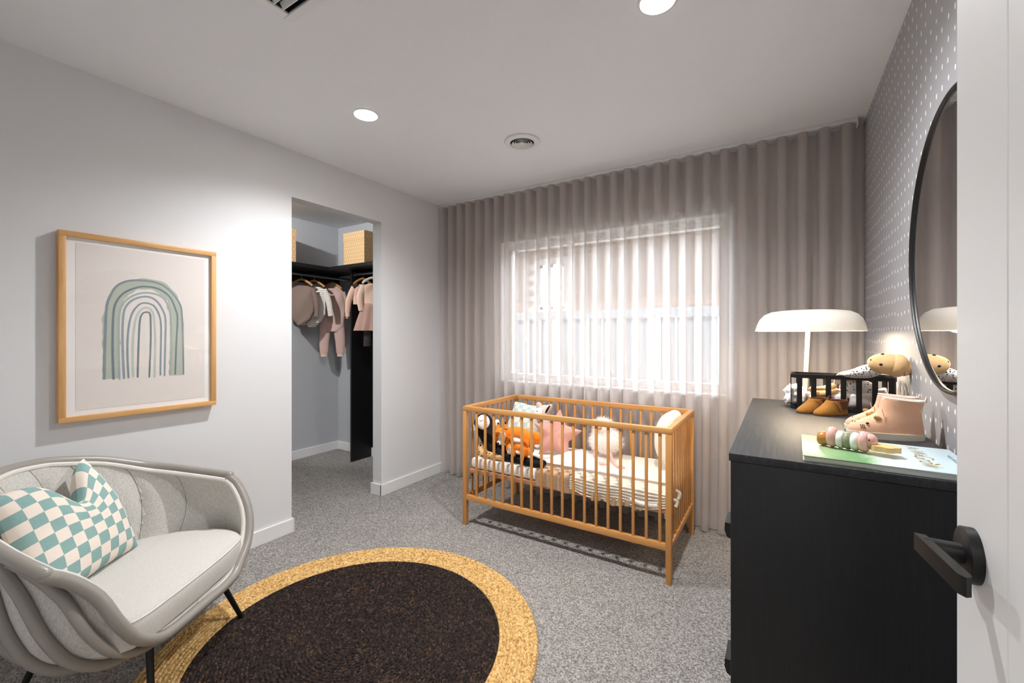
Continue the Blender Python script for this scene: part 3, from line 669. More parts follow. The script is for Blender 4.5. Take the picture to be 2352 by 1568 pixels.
stroke([(615, 1155), (607, 950), (615, 800), (640, 690), (690, 625), (740, 612), (800, 635), (840, 710), (850, 800), (848, 950), (845, 1135)], (.008, .007), '#8c9aa2', .0006)
stroke([(648, 1150), (645, 950), (655, 800), (670, 720), (700, 665), (745, 645), (785, 670), (800, 740), (808, 900), (803, 1150)], (.009, .008), '#c2cabf', .0005)
stroke([(681, 1150), (688, 900), (697, 740), (715, 690), (745, 678), (770, 690), (775, 760), (775, 900), (765, 1150)], (.0075, .007), '#77858c', .0006)
build('picture_glass', MB().box(xm + .006, xm + .008, py0 + fw, py1 - fw, pz0 + fw, pz1 - fw), 'picglass', t, False)

# ------------------------------------------------------------------ rug
RX, RY, RO, RI = -1.540, 1.2026, .777, .615
t = thing('round_rug', 'round braided rug with a dark centre and natural jute border', 'rug', (RX, RY, 0))
def coil(r0, r1, pitch, seg, cap_edge):
    rings = []; n = max(1, round((r1 - r0) / pitch)); pr_ = [(0, .0050), (.2, .0108), (.5, .0128), (.8, .0108)]
    for c in range(n):
        for q, z in pr_: rings.append((r0 + (c + q) * (r1 - r0) / n, z))
    rings.append((r1, .0075))
    if cap_edge: rings.append((r1 + .004, .004)); rings.append((r1 + .003, .0005))
    out = []
    for k, (r, z) in enumerate(rings):
        ring = []
        for a in range(seg):
            th = 2 * math.pi * a / seg
            lobe = .0012 * math.sin(th * max(6, round(2 * math.pi * max(r, .02) / .020)) + (k // 4) * 2.1) if z > .01 else 0
            ring.append((RX + max(r, .001) * math.cos(th), RY + max(r, .001) * math.sin(th), z + lobe))
        out.append(ring)
    return MB().loft(out, True, False, False)
build('dark_braid_centre', coil(0.0, RI, .0150, 420, False), 'dark', t, sharp=None)
build('jute_braid_border', coil(RI, RO, .0162, 640, True), 'jute', t, sharp=None)

# ------------------------------------------------------------------ armchair
OX, OYc = -2.166, .675
E1 = Vector((-.527, .85, 0)).normalized(); E2 = Vector((.85, .527, 0)).normalized()
def cw(s, q, z): return Vector((OX, OYc, 0)) + E1 * s + E2 * q + Vector((0, 0, z))
chair = thing('armchair', 'pale linen tub armchair with a taupe tube frame and black legs', 'armchair', (OX, OYc, 0))
Jn, Jf = (-.468, .127, .598), (.343, .112, .613)
rimp = [Jn, (-.470, .075, .625), (-.450, -.03, .660), (-.410, -.17, .710), (-.31, -.32, .750), (-.13, -.41, .775), (0, -.42, .772), (.09, -.40, .757), (.20, -.345, .727), (.30, -.255, .675), (.342, -.16, .650), (.358, -.03, .627), (.356, .055, .616), Jf]
Mf = (-.055, .258, .255)
f0p = [Mf, (-.150, .260, .256), (-.216, .260, .260), (-.266, .257, .280), (-.314, .251, .319), (-.339, .244, .358), (-.358, .234, .397), (-.371, .221, .438), (-.380, .200, .481), (-.401, .177, .523), (-.422, .156, .555), (-.446, .138, .581), Jn]
f1p = [Mf, (.02, .260, .254), (.090, .261, .254), (.155, .260, .264), (.205, .252, .298), (.245, .249, .330), (.279, .240, .371), (.306, .227, .420), (.330, .204, .474), (.345, .172, .531), (.352, .135, .585), Jf]
botp = [Mf, (-.16, .215, .235), (-.205, .10, .228), (-.205, -.10, .228), (-.15, -.19, .228), (0, -.215, .228), (.15, -.19, .228), (.20, -.10, .228), (.20, .10, .228), (.13, .21, .235), Mf]
NU, NV = 96, 20
Rm = resample(cr([cw(*p) for p in rimp], 10), NU); Bt = resample(cr([cw(*p) for p in botp], 10), NU)
F0 = resample(cr([cw(*p) for p in f0p], 10), NV); F1 = resample(cr([cw(*p) for p in f1p], 10), NV)
Cc = cw(-.04, -.03, .6)
def shellp(i, j):
    u, v = i / NU, j / NV
    c = Bt[i] * (1 - v) + Rm[i] * v + F0[j] * (1 - u) + F1[j] * u - (Bt[0] * (1 - u) * (1 - v) + Rm[0] * (1 - u) * v + Bt[NU] * u * (1 - v) + Rm[NU] * u * v)
    rad = Vector((Rm[i].x - Cc.x, Rm[i].y - Cc.y, 0)).normalized()
    wgt = min(1, math.sin(math.pi * u) * 1.9); b = 4 * v * (1 - v)
    return c + rad * (.062 * b * wgt) + Vector((0, 0, -.034 * b * wgt))
S = [[shellp(i, j) for j in range(NV + 1)] for i in range(NU + 1)]
def nrm(i, j):
    a = S[min(i + 1, NU)][j] - S[max(i - 1, 0)][j]; b = S[i][min(j + 1, NV)] - S[i][max(j - 1, 0)]
    n = a.cross(b)
    if n.length < 1e-9: return Vector((0, 0, -1))
    n.normalize(); return n if n.dot(S[i][j] - Cc) > 0 else -n
seams = [.0, .16, .29, .41, .50, .59, .71, .84, 1.0]
def puff(u, v=1.0):
    u = min(max(.5 + (u - .5) / (.30 + .70 * v), 0), 1)
    for a, b in zip(seams, seams[1:]):
        if a <= u <= b: return math.sqrt(max(0.0, math.sin(math.pi * (u - a) / (b - a))))
    return 0
outer = [[S[i][j] - nrm(i, j) * .006 for j in range(NV + 1)] for i in range(NU + 1)]
inner = [[S[i][j] - nrm(i, j) * (.016 + .026 * puff(i / NU, j / NV) * min(1, 4 * (1 - j / NV))) for j in range(NV + 1)] for i in range(NU + 1)]
g = lambda arr: (lambda u, v: tuple(arr[round(u * NU)][round(v * NV)]))
build('shell_outside', MB().grid(g(outer), NU, NV), 'linen', chair, sharp=None)
build('shell_inside', MB().grid(g(inner), NU, NV), 'linen', chair, sharp=25)
for u in seams[1:-1]:
    pth = []
    for j in range(4, NV + 1):
        q = (.5 + (u - .5) * (.30 + .70 * j / NV)) * NU; i0 = min(int(q), NU - 1); pth.append(tuple(inner[i0][j].lerp(inner[i0 + 1][j], q - i0)))
    build('seam', MB().tube(pth, .0013, 6), 'seamline', chair)
edge = [tuple((outer[i][NV] + inner[i][NV]) / 2) for i in range(NU + 1)]; e0 = [tuple((outer[0][j] + inner[0][j]) / 2) for j in range(NV + 1)]; e1_ = [tuple((outer[NU][j] + inner[NU][j]) / 2) for j in range(NV + 1)]
pip = MB().tube(edge, .0105, 8).tube(e0, .0105, 8).tube(e1_, .0105, 8); build('piping', pip, 'piping', chair)
off = lambda arr, k: [tuple(p + (p - Cc).normalized() * k) for p in arr]
build('rim_tube', MB().tube([tuple(p + Vector((0, 0, .012)) + Vector((p.x - Cc.x, p.y - Cc.y, 0)).normalized() * .012) for p in Rm], .019, 14, round_ends=True), 'tube', chair)
front = list(reversed(F0)) + F1[1:]
build('front_tube', MB().tube([tuple(p + E2 * .006 + (p - cw(-.02, .2, .42)).normalized() * .010) for p in front], .0195, 14, round_ends=True), 'tube', chair)
for u in (.075, .165, .27, .385, .50, .615, .73, .835, .925):
    pth = []
    for j in range(NV + 1):
        k = .42 + .58 * (j / NV) ** .8; uu = u * k if u < .5 else (1 - (1 - u) * k if u > .5 else .5)
        i = min(max(round(uu * NU), 1), NU - 1); fr = uu * NU - int(uu * NU); i0 = min(int(uu * NU), NU - 1)
        pth.append(tuple(S[i0][j].lerp(S[i0 + 1][j], fr) + nrm(i, j) * .008))
    build('rib', MB().tube(pth, .0165, 10), 'tube', chair)
build('base_ring', MB().tube([tuple(p + Vector((0, 0, -.004))) for p in Bt[:-1]], .0165, 10, closed=True), 'tube', chair)
# under-frame and legs
zt = .207
cs = {k: cw(*k, zt) for k in ((-.187, -.187), (-.187, .187), (.187, .187), (.187, -.187))}
uf = list(cs.values())
ub = MB()
for a, b in zip(uf, uf[1:] + uf[:1]): ub.tube([tuple(a), tuple(b)], .011, 10)
build('under_frame', ub, 'matt', chair)
for (s, q), p in cs.items():
    ft = cw(s * 1.30, q * 1.30, 0.013 if s > 0 and q > 0 else 0.0)
    build('leg', MB().tube([tuple(p), tuple(ft)], [.0125, .0095], 12), 'matt', chair)
# seat cushion
prof = [(-.335, .262), (-.20, .276), (0, .274), (.16, .262), (.275, .225), (.335, .10), (.315, -.05), (.255, -.20), (.12, -.285), (-.05, -.31), (-.22, -.255), (-.335, -.12), (-.375, .03), (-.375, .17)]
ol = resample(cr([Vector((a, b, 0)) for a, b in prof], 6, True) + [Vector((prof[0][0], prof[0][1], 0))], 72)[:-1]
cx, cy = -.03, -.01
rings = []
for sc_, z in ((.55, .276), (.93, .276), (.99, .286), (1.0, .312), (1.0, .348), (.985, .370), (.955, .381), (.90, .386), (.7, .391), (.4, .395), (.05, .396)):
    ring = []
    for p in ol:
        x, y = cx + (p.x - cx) * sc_, cy + (p.y - cy) * sc_
        ring.append(tuple(cw(x, y, z + .06 * (y - .0) * .18 - .004 * (y < -.1))))
    rings.append(ring)
build('seat_cushion', MB().loft(rings), 'seatlinen', chair)
build('seat_piping', MB().tube(rings[5], .0028, 6, closed=True), 'piping', chair)

def pillow(name, lab, corners, thick, mat, nseg=30, dip=None, base=None, nvec=None):
    BL, BR, TR, TL = [Vector(c) for c in corners]
    nv = Vector(nvec) if nvec else (BR - BL).cross(TL - BL).normalized()
    def P(u, v, side):
        a, b = 2 * u - 1, 2 * v - 1
        pin = 1 - .05 * (1 - abs(a) ** 2) * abs(b) ** 6; pin2 = 1 - .05 * (1 - abs(b) ** 2) * abs(a) ** 6
        uu, vv = .5 + .5 * a * pin2, .5 + .5 * b * pin
        p = (BL * (1 - uu) + BR * uu) * (1 - vv) + (TL * (1 - uu) + TR * uu) * vv
        h = thick * ((1 - abs(a) ** 2.6) * (1 - abs(b) ** 2.6)) ** .55
        if dip:
            ca, wd, dp = dip; k = math.exp(-((a - ca) / wd) ** 2) * max(0, b + .35) ** 1.5 / 1.55
            p = p + (BL - TL).normalized() * (dp * k) + nv * (.010 * k); h *= (1 - .45 * k)
            p = p - nv * (.055 * max(0, a - ca) * max(0, b))
        wr = .004 * mnoise.noise(Vector((a * 3, b * 3, side * 2 + 1))) * (1 - abs(a) ** 4) * (1 - abs(b) ** 4)
        return tuple(p + nv * side * (h + wr))
    mb = MB().grid(lambda u, v: P(u, v, 1), nseg, nseg).grid(lambda u, v: P(u, v, -1), nseg, nseg, flip=True)
    c = (BL + BR) / 2; return solo(name, mb, mat, lab, 'cushion', tuple(c), sharp=None)
pillow('cushion', 'teal and cream checked cushion, its top pushed in, leaning in the armchair',
       [cw(-.33, -.055, .392), cw(.135, -.135, .392), cw(.095, -.285, .805), cw(-.275, -.285, .745)], .072, 'chk1', 44, dip=(.16, .36, .150))

# ------------------------------------------------------------------ cot
CX0, CX1, CY0, CY1, CT = -1.852, -.477, 2.325, 3.028, .813
cot = thing('cot', 'golden beech baby cot with upright slats', 'cot', ((CX0 + CX1) / 2, (CY0 + CY1) / 2, 0))
pw = .030
for x in (CX0, CX1 - pw):
    for y in (CY0, CY1 - pw): build('post', MB().box(x, x + pw, y, y + pw, 0, CT - .031, .003), 'bz', cot)
rt = .024
for y in (CY0, CY1 - pw):
    build('top_rail', MB().box(CX0, CX1, y, y + pw, CT - .031, CT, .003), 'bx', cot)
    build('bottom_rail', MB().box(CX0 + pw, CX1 - pw, y + .003, y + .027, .172, .208, .002), 'bx', cot)
for x in (CX0, CX1 - pw):
    build('end_top_rail', MB().box(x, x + pw, CY0 + pw, CY1 - pw, CT - .031, CT, .003), 'by', cot)
    build('end_bottom_rail', MB().box(x + .003, x + .027, CY0 + pw, CY1 - pw, .172, .208, .002), 'by', cot)
sl = None
for y in (CY0 + .008, CY1 - .022):
    for k in range(18):
        x = -1.749 + .0708 * k
        if sl is None: sl = build('slat', MB().box(x, x + .0155, y, y + .013, .206, CT - .030, .002), 'bz', cot); sx, sy = x, y
        else: twin(sl, cot, (x - sx, y - sy, 0), 'slat')
se = None
for x in (CX0 + .010, CX1 - .019):
    for k in range(9):
        y = CY0 + pw + (CY1 - CY0 - 2 * pw) * (k + 1) / 10 - .008
        if se is None: se = build('slat', MB().box(x, x + .009, y, y + .0145, .206, CT - .030, .002), 'bz', cot); sx, sy = x, y
        else: twin(se, cot, (x - sx, y - sy, 0), 'slat')
MZ0, MZ1 = .382, .455
build('mattress_base', MB().box(CX0 + .032, CX1 - .032, CY0 + .034, CY1 - .034, .352, .380, .003), 'ply', cot)
for x, y in ((CX0 + .034, CY0 + .040), (CX1 - .050, CY0 + .040), (CX0 + .034, CY1 - .056), (CX1 - .050, CY1 - .056)):
    build('bracket', MB().box(x, x + .016, y, y + .016, .325, .352, .002), 'chrome', cot)
mx0, mx1, my0, my1 = CX0 + .036, CX1 - .036, CY0 + .042, CY1 - .04
solo('mattress', MB().box(mx0, mx1, my0, my1, MZ0, MZ1, .022), 'sheet', 'thin cot mattress under a white fitted sheet', 'mattress', ((mx0 + mx1) / 2, (my0 + my1) / 2, MZ0))

def drape(name, lab, x0, x1, yb, hang, mat, rib, pitch, lift=.004, nx=60, nw=90, cat='blanket', seed=0, hem=0.02, hole=None):
    """blanket lying on the mattress from yb forward, folded down over the front edge"""
    yf = my0 - .006; top = yb - yf; Lw = top + hang
    def fn(u, v, o=0.0):
        w_ = v * Lw; x = x0 + (x1 - x0) * u
        n0 = mnoise.noise(Vector((x * 5, w_ * 5, seed)))
        rp = rib * math.sin(2 * math.pi * w_ / pitch + 2.2 * mnoise.noise(Vector((x * 4, seed, 2))) + .5 * n0)
        rcor = .022
        if w_ < top - rcor: y = yb - w_; z = MZ1 + lift; nx_, nz = 0, 1
        elif w_ < top + rcor * .57:
            a = (w_ - (top - rcor)) / rcor; a = min(a, 1.5708); y = yf + rcor - rcor * math.sin(a); z = MZ1 + lift - rcor + rcor * math.cos(a); nx_, nz = -math.sin(a), math.cos(a)
        else: y = yf; z = MZ1 + lift - rcor - (w_ - top - rcor * .57); nx_, nz = -1, 0
        k = rp + .006 * max(0, n0) * nz + o
        z += hem * max(0, (w_ - top)) / max(hang, .01) * mnoise.noise(Vector((x * 7, 1, seed + 3)))
        y2 = y + k * nx_
        if nz < .3: y2 = max(y2, yf - .008)
        return (x, y2, z + k * nz)
    mb = MB().grid(lambda u, v: fn(u, v, .003), nx, nw).grid(lambda u, v: fn(u, v, -.002), nx, nw, flip=True)
    return solo(name, mb, mat, lab, cat, ((x0 + x1) / 2, (yb + yf) / 2, MZ1), sharp=None)
cable = drape('knitted_blanket', 'cream ribbed knitted blanket folded over the front of the cot mattress', -1.065, mx1 - .002, my1 - .03, .085, 'knit', .0035, .0165, .006, 70, 200, hem=.03)
drape('waffle_blanket', 'beige waffle-knit blanket hanging over the cot mattress front', -1.300, -1.070, 2.72, .090, 'waffle', .001, .02, .005, 30, 50, seed=4, hem=.04)
# frill of the knitted blanket and its end poking between the end slats
fm = MB().grid(lambda u, v: (-.945 + .37 * u + .004 * math.sin(u * 50), my0 - .012 + .0045 * math.sin(u * 58 + v) * (.4 + v), .392 - v * (.034 + .014 * math.sin(u * 9 + 1) ** 2) - .02 * u * (1 - u)), 110, 6)
build('frill', fm, 'frill', cable, sharp=None, label='oatmeal ribbed frill under the blanket edge')
ln = MB().tube(cr([(-.70, my0 - .010, .392), (-.66, my0 - .014, .384), (-.60, my0 - .012, .382), (-.555, my0 - .010, .388)], 5), [(.012, .006)] * 16, 10, flat=(0, 0, 1), round_ends=False)
build('lining', ln, 'sheet', cable)
for yk, z0_, z1_ in ((2.425, .375, .41), (2.49, .395, .445)):
    build('poking_fold', MB().tube(cr([(mx1 - .01, yk, z1_), (CX1 + .003, yk + .010, (z0_ + z1_) / 2 + .015), (CX1 + .006, yk + .010, z0_ + .015), (CX1 + .000, yk + .004, z0_)], 4), [(.008, .004)] * 13, 8), 'knit', cable)
def rumple(u, v):
    x = -1.335 + .36 * u; y = 2.50 + .40 * v
    e = (min(u, 1 - u) * 4) ** .8; e = min(1, e) * min(1, (min(v, 1 - v) * 4) ** .8)
    n = mnoise.noise(Vector((x * 9 + y * 5, y * 7, 2))) + .6 * abs(mnoise.noise(Vector((x * 17 - y * 12, y * 10, 5))))
    return (x + .02 * mnoise.noise(Vector((y * 9, x * 5, 1))), y, MZ1 + .010 + e * (.020 + .040 * max(-.3, n)))
solo('muslin_wrap', MB().grid(rumple, 44, 44), 'muslin', 'rumpled pale muslin wrap lying between the star cushion and the fluffy bird', 'wrap', (-1.155, 2.70, MZ1 + .006), sharp=None)

# ---- toys in the cot
pillow('cushion', 'pastel checked cushion standing in the far corner of the cot',
       [(-1.80, 2.70, .475), (-1.44, 2.79, .475), (-1.475, 2.93, .795), (-1.80, 2.93, .768)], .065, 'chk2', 26, dip=(.1, .5, .03))

t = thing('lamb_plush', 'grey-pink plush lamb with a dark-lined ear on the pastel cushion', 'plush toy', (-1.46, 2.80, .62))
build('head', MB().ell((-1.490, 2.820, .716), (.052, .055, .066), rotm(0, 25, 0)), 'lamb', t)
build('muzzle', MB().ell((-1.505, 2.778, .726), (.036, .035, .042), rotm(0, 20, 0)), 'plushwht', t)
build('ear', MB().ell((-1.440, 2.815, .752), (.020, .030, .050), rotm(0, 30, 0)), 'lamb', t); build('ear', MB().ell((-1.535, 2.85, .765), (.024, .018, .034), rotm(0, -30, 0)), 'lamb', t)
build('ear_lining', MB().ell((-1.439, 2.801, .754), (.010, .022, .040), rotm(0, 30, 0)), 'paw', t)
build('eye', MB().ell((-1.499, 2.748, .746), (.004, .004, .004)), 'ink', t); build('body', MB().ell((-1.462, 2.815, .62), (.045, .045, .10)), 'lamb', t)

def star_pts(c, r1, r2, rot=0): return [(c[0] + (r1 if k % 2 == 0 else r2) * math.sin(rot + math.pi * k / 5), c[1] + (r1 if k % 2 == 0 else r2) * math.cos(rot + math.pi * k / 5)) for k in range(10)]
def star_cushion():
    base = [Vector((x, z, 0)) for x, z in star_pts((0, 0), .188, .098, R(4))]; o = []
    for i in range(10):
        a, b = base[i], base[(i + 1) % 10]
        for k in range(6): o.append(a.lerp(b, k / 6))
    c = Vector((-1.345, 2.750, .590)); ux = Vector((.97, .16, 0)).normalized(); n = Vector((ux.y, -ux.x, .30)).normalized(); uy = n.cross(ux) * -1
    if uy.z < 0: uy = -uy
    mb = MB()
    for side in (1, -1):
        rings = []
        for q in (1.0, .97, .9, .78, .6, .4, .2, .03):
            hgt = .052 * (1 - q ** 2) ** .6
            rings.append([tuple(c + ux * p.x * q + uy * p.y * q + n * side * hgt) for p in o])
        mb.loft(rings if side > 0 else [list(reversed(r)) for r in rings], True, False, True)
    return solo('star_cushion', mb, 'star', 'dusty pink star-shaped cushion propped against the cot back slats', 'cushion', (-1.36, 2.79, MZ1), sharp=50)
star_cushion()

mp = cr([(-.560, 2.83, .790), (-.592, 2.80, .755), (-.606, 2.785, .69), (-.602, 2.77, .61), (-.580, 2.76, .550), (-.545, 2.755, .520)], 5)
mr = [.040, .056, .068, .070, .062, .044]; rr = [(a * (1 - q) + b * q, (a * (1 - q) + b * q) * .95) for a, b, q in _interp(mr, len(mp))]
mt = MB().tube(mp, rr, 18, flat=(0, 1, 0)).ell(mp[0], (.040, .039, .040)).ell(mp[-1], (.044, .042, .044))
solo('moon_cushion', mt, 'moon', 'cream crescent moon cushion standing at the lamp end of the cot', 'cushion', (-.60, 2.77, MZ1))

t = thing('fluffy_bird', 'fluffy white plush bird with an orange beak and dangling pink legs', 'plush toy', (-1.02, 2.83, MZ1))
bc = Vector((-1.015, 2.845, .575)); bb = MB().ell(bc, (.105, .085, .085)).ell(bc + Vector((-.015, -.005, .085)), (.062, .058, .070)); build('body', bb, 'fur', t)
fm = MB(); rnd = random.Random(3)
for c_, rad_, cnt in ((bc, Vector((.105, .085, .085)), 1500), (bc + Vector((-.015, -.005, .085)), Vector((.062, .058, .070)), 800)):
    for _ in range(cnt):
        d = Vector((rnd.gauss(0, 1), rnd.gauss(0, 1), rnd.gauss(0, 1))).normalized(); p = c_ + Vector((d.x * rad_.x, d.y * rad_.y, d.z * rad_.z)) * .97
        L = rnd.uniform(.018, .040); dr = (d + Vector((rnd.gauss(0, .4), rnd.gauss(0, .4), rnd.gauss(0, .4) - .25))).normalized(); s_ = d.orthogonal().normalized() * .0016; q = dr.cross(s_).normalized() * .0016
        o = len(fm.v); fm.add([p + s_, p - s_ * .5 + q, p - s_ * .5 - q, p + dr * L], [(0, 1, 3), (1, 2, 3), (2, 0, 3)])
build('fur', fm, 'fur', t, False, kind='stuff')
build('beak', MB().lathe([(.016, 0), (.012, -.016), (.002, -.030)], (0, 0, 0), 14, 'y'), 'beak', t, world=False).location = Vector((-1.028, 2.762, .678)) - t.location
for path in ([(-1.06, 2.77, .515), (-1.045, 2.71, .505), (-1.010, 2.665, .476), (-.975, 2.66, .470)], [(-.955, 2.77, .512), (-.925, 2.71, .495), (-.885, 2.67, .470), (-.858, 2.66, .468)]):
    build('leg', MB().tube(cr(path, 5), .0095, 10, round_ends=True), 'pinkleg', t)
    e = Vector(path[-1]); build('foot', MB().ell(e + Vector((.006, -.008, .002)), (.030, .020, .011)), 'pinkleg', t)

t = thing('black_monkey_plush', 'long black plush monkey with a white sleeping face, reclining at the cot end', 'plush toy', (-1.60, 2.46, MZ1))
body = cr([(-1.800, 2.500, .672), (-1.775, 2.495, .625), (-1.715, 2.482, .555), (-1.640, 2.466, .500), (-1.575, 2.455, .488)], 5)
br = [a * (1 - q) + b * q for a, b, q in _interp([.068, .066, .060, .056, .050], len(body))]
build('body', MB().tube(body, br, 18, round_ends=True), 'plushblk', t)
for k, pth in enumerate(([(-1.600, 2.430, .488), (-1.48, 2.420, .484), (-1.36, 2.408, .480), (-1.275, 2.402, .478)], [(-1.600, 2.485, .495), (-1.48, 2.480, .486), (-1.37, 2.462, .482), (-1.285, 2.445, .480)])):
    lp = cr(pth, 5); build('leg', MB().tube(lp, [a * (1 - q) + b * q for a, b, q in _interp([.030, .026, .024, .018], len(lp))], 14, round_ends=True), 'plushblk', t)
build('arm', MB().tube(cr([(-1.705, 2.53, .60), (-1.64, 2.57, .565), (-1.60, 2.58, .51)], 4), .018, 10, round_ends=True), 'plushblk', t)
fr_ = rotm(35, 0, -14)
build('face', MB().ell((-1.766, 2.449, .690), (.046, .022, .052), fr_), 'plushwht', t, label='white face with closed eyes')
for dx, dz in ((-.012, .010), (.014, -.004)):
    build('eyelid', MB().tube([(-1.754 + dx * 1.1 + .009 * math.cos(a), 2.4315 + dx * .6 + .0065 * math.cos(a), .700 + dz - .007 * math.sin(a)) for a in [i * math.pi / 6 for i in range(7)]], .0014, 6), 'ink', t)
build('smile', MB().tube([(-1.752 + .013 * math.cos(a), 2.4345 + .009 * math.cos(a), .670 - .007 * math.sin(a)) for a in [i * math.pi / 6 for i in range(7)]], .0013, 6), 'ink', t)
for p in ((-1.872, 2.485, .625), (-1.722, 2.545, .668)): build('ear', MB().ell(p, (.024, .012, .034), rotm(0, 35, 0)), 'plushwht', t)
build('tummy_button', MB().ell((-1.752, 2.442, .602), (.0065, .004, .0065)), 'plushwht', t)

def fox(lab, k, c, scale, ang):
    t = thing('fox_plush', lab, 'plush toy', (c[0], c[1], c[2] - .05 * scale), 'orange plush foxes in the cot')
    ca, sa = math.cos(R(ang)), math.sin(R(ang))
    P = lambda a, d, z: (c[0] + scale * (ca * a - sa * d), c[1] + scale * (sa * a + ca * d), c[2] + scale * z)
    sp = lambda *p: [P(*q) for q in p]
    bp = cr(sp((-.075, 0, .012), (-.03, 0, .022), (.04, 0, .018), (.085, 0, .0), (.105, 0, -.03)), 5)
    build('body', MB().tube(bp, [scale * (a * (1 - q) + b * q) for a, b, q in _interp([.036, .046, .048, .044, .036], len(bp))], 18, round_ends=True), 'fox', t)
    build('head', MB().ell(P(-.115, -.028, -.004), (.058 * scale, .050 * scale, .060 * scale), rotm(ang, 12, 0)), 'fox', t)
    build('cheek', MB().ell(P(-.092, -.058, -.012), (.032 * scale, .026 * scale, .052 * scale), rotm(ang - 30, 20, 0)), 'plushwht', t)
    build('muzzle', MB().ell(P(-.098, -.074, -.038), (.022 * scale, .026 * scale, .020 * scale), rotm(ang, 0, 0)), 'plushwht', t)
    build('nose', MB().ell(P(-.100, -.098, -.040), (.008 * scale, .007 * scale, .007 * scale)), 'ink', t)
    build('eye', MB().ell(P(-.128, -.071, .006), (.0055 * scale,) * 3), 'ink', t)
    for a_, d_, z_ in ((-.150, -.012, .044), (-.085, -.02, .056)):
        build('ear', MB().lathe([(.020 * scale, 0), (.013 * scale, .018 * scale), (.002 * scale, .036 * scale)], P(a_, d_, z_), 12), 'fox', t)
        build('ear_tip', MB().ell(P(a_, d_, z_ + .034), (.007 * scale, .006 * scale, .010 * scale)), 'paw', t)
    build('belly', MB().ell(P(.015, -.034, -.022), (.046 * scale, .020 * scale, .024 * scale), rotm(ang, 0, 0)), 'plushwht', t)
    for p in (((-.045, -.035, 0), (-.04, -.05, -.045), (-.035, -.055, -.075)), ((.082, -.034, -.005), (.092, -.05, -.05), (.100, -.06, -.085)), ((.07, .03, -.01), (.08, .035, -.06), (.09, .03, -.09))):
        lp = cr(sp(*p), 4); lg = build('leg', MB().tube(lp, [scale * (a * (1 - q) + b * q) for a, b, q in _interp([.028, .025, .020], len(lp))], 12), 'fox', t)
        build('paw', MB().ell(P(*[x + y for x, y in zip(p[-1], (.004, -.006, -.008))]), (.025 * scale, .026 * scale, .020 * scale)), 'paw', lg)
    tp = cr(sp((.105, .01, .0), (.135, .02, .02), (.150, .02, -.005), (.148, .01, -.04)), 5)
    tl = build('tail', MB().tube(tp, [scale * (a * (1 - q) + b * q) for a, b, q in _interp([.012, .026, .030, .018], len(tp))], 12, round_ends=True), 'fox', t)
    build('tail_tip', MB().ell(P(.149, .008, -.052), (.018 * scale, .018 * scale, .022 * scale)), 'plushwht', tl)
fox('larger orange plush fox with white cheeks sitting on the black monkey', 0, (-1.522, 2.505, .610), .95, 4)
fox('smaller orange plush fox lying below the larger fox', 1, (-1.452, 2.418, .548), .56, -12)

sp_ = cr([(-1.700, 2.51, .600), (-1.762, 2.505, .575), (-1.778, 2.45, .520), (-1.752, 2.425, .482), (-1.68, 2.412, .478), (-1.59, 2.402, .477)], 6)
solo('spotted_snake_plush', MB().tube(sp_, [a * (1 - q) + b * q for a, b, q in _interp([.012, .020, .025, .026, .024, .018], len(sp_))], 16, round_ends=True), 'snake', 'tan plush snake with black spots curled under the black monkey', 'plush toy', (-1.68, 2.42, MZ1))

# ------------------------------------------------------------------ chest of drawers and what stands on it
TX0, TX1, TY0, TY1, TZ = -.116, .386, 1.282, 2.470, .985
dr = thing('chest_of_drawers', 'black-stained oak chest of drawers by the dotted wall', 'chest of drawers', ((TX0 + TX1) / 2, (TY0 + TY1) / 2, 0))
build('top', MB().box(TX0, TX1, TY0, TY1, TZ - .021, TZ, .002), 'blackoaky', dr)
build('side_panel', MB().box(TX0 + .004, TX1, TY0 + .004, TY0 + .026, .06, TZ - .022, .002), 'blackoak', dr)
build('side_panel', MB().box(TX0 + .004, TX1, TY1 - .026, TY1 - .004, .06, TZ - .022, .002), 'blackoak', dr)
build('back_panel', MB().box(TX1 - .012, TX1, TY0 + .027, TY1 - .027, .06, TZ - .031), 'blackoak', dr, False)
build('plinth', MB().box(TX0 + .05, TX1 - .02, TY0 + .03, TY1 - .03, 0.0, .06), 'blackoak', dr, False)
for c in range(2):
    for r in range(2):
        ya = TY0 + .028 + c * (TY1 - TY0 - .056) / 2; yb = ya + (TY1 - TY0 - .056) / 2 - .004; za = .172 + r * .389; zb = za + .383
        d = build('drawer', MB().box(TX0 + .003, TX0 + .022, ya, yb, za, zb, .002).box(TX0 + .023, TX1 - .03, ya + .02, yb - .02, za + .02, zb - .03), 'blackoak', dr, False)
        yc = (ya + yb) / 2
        hy = ya + .10 if c == 0 else yb - .10
        zh = (za + zb) / 2 - .01
        build('handle', MB().prism([(TX0 + .003, zh + .022), (TX0 - .0175, zh + .022), (TX0 - .0185, zh), (TX0 - .012, zh - .018), (TX0 + .003, zh - .024)], hy - .045, hy + .045, lambda a, b, c: (a, c, b)), 'black', d, False)

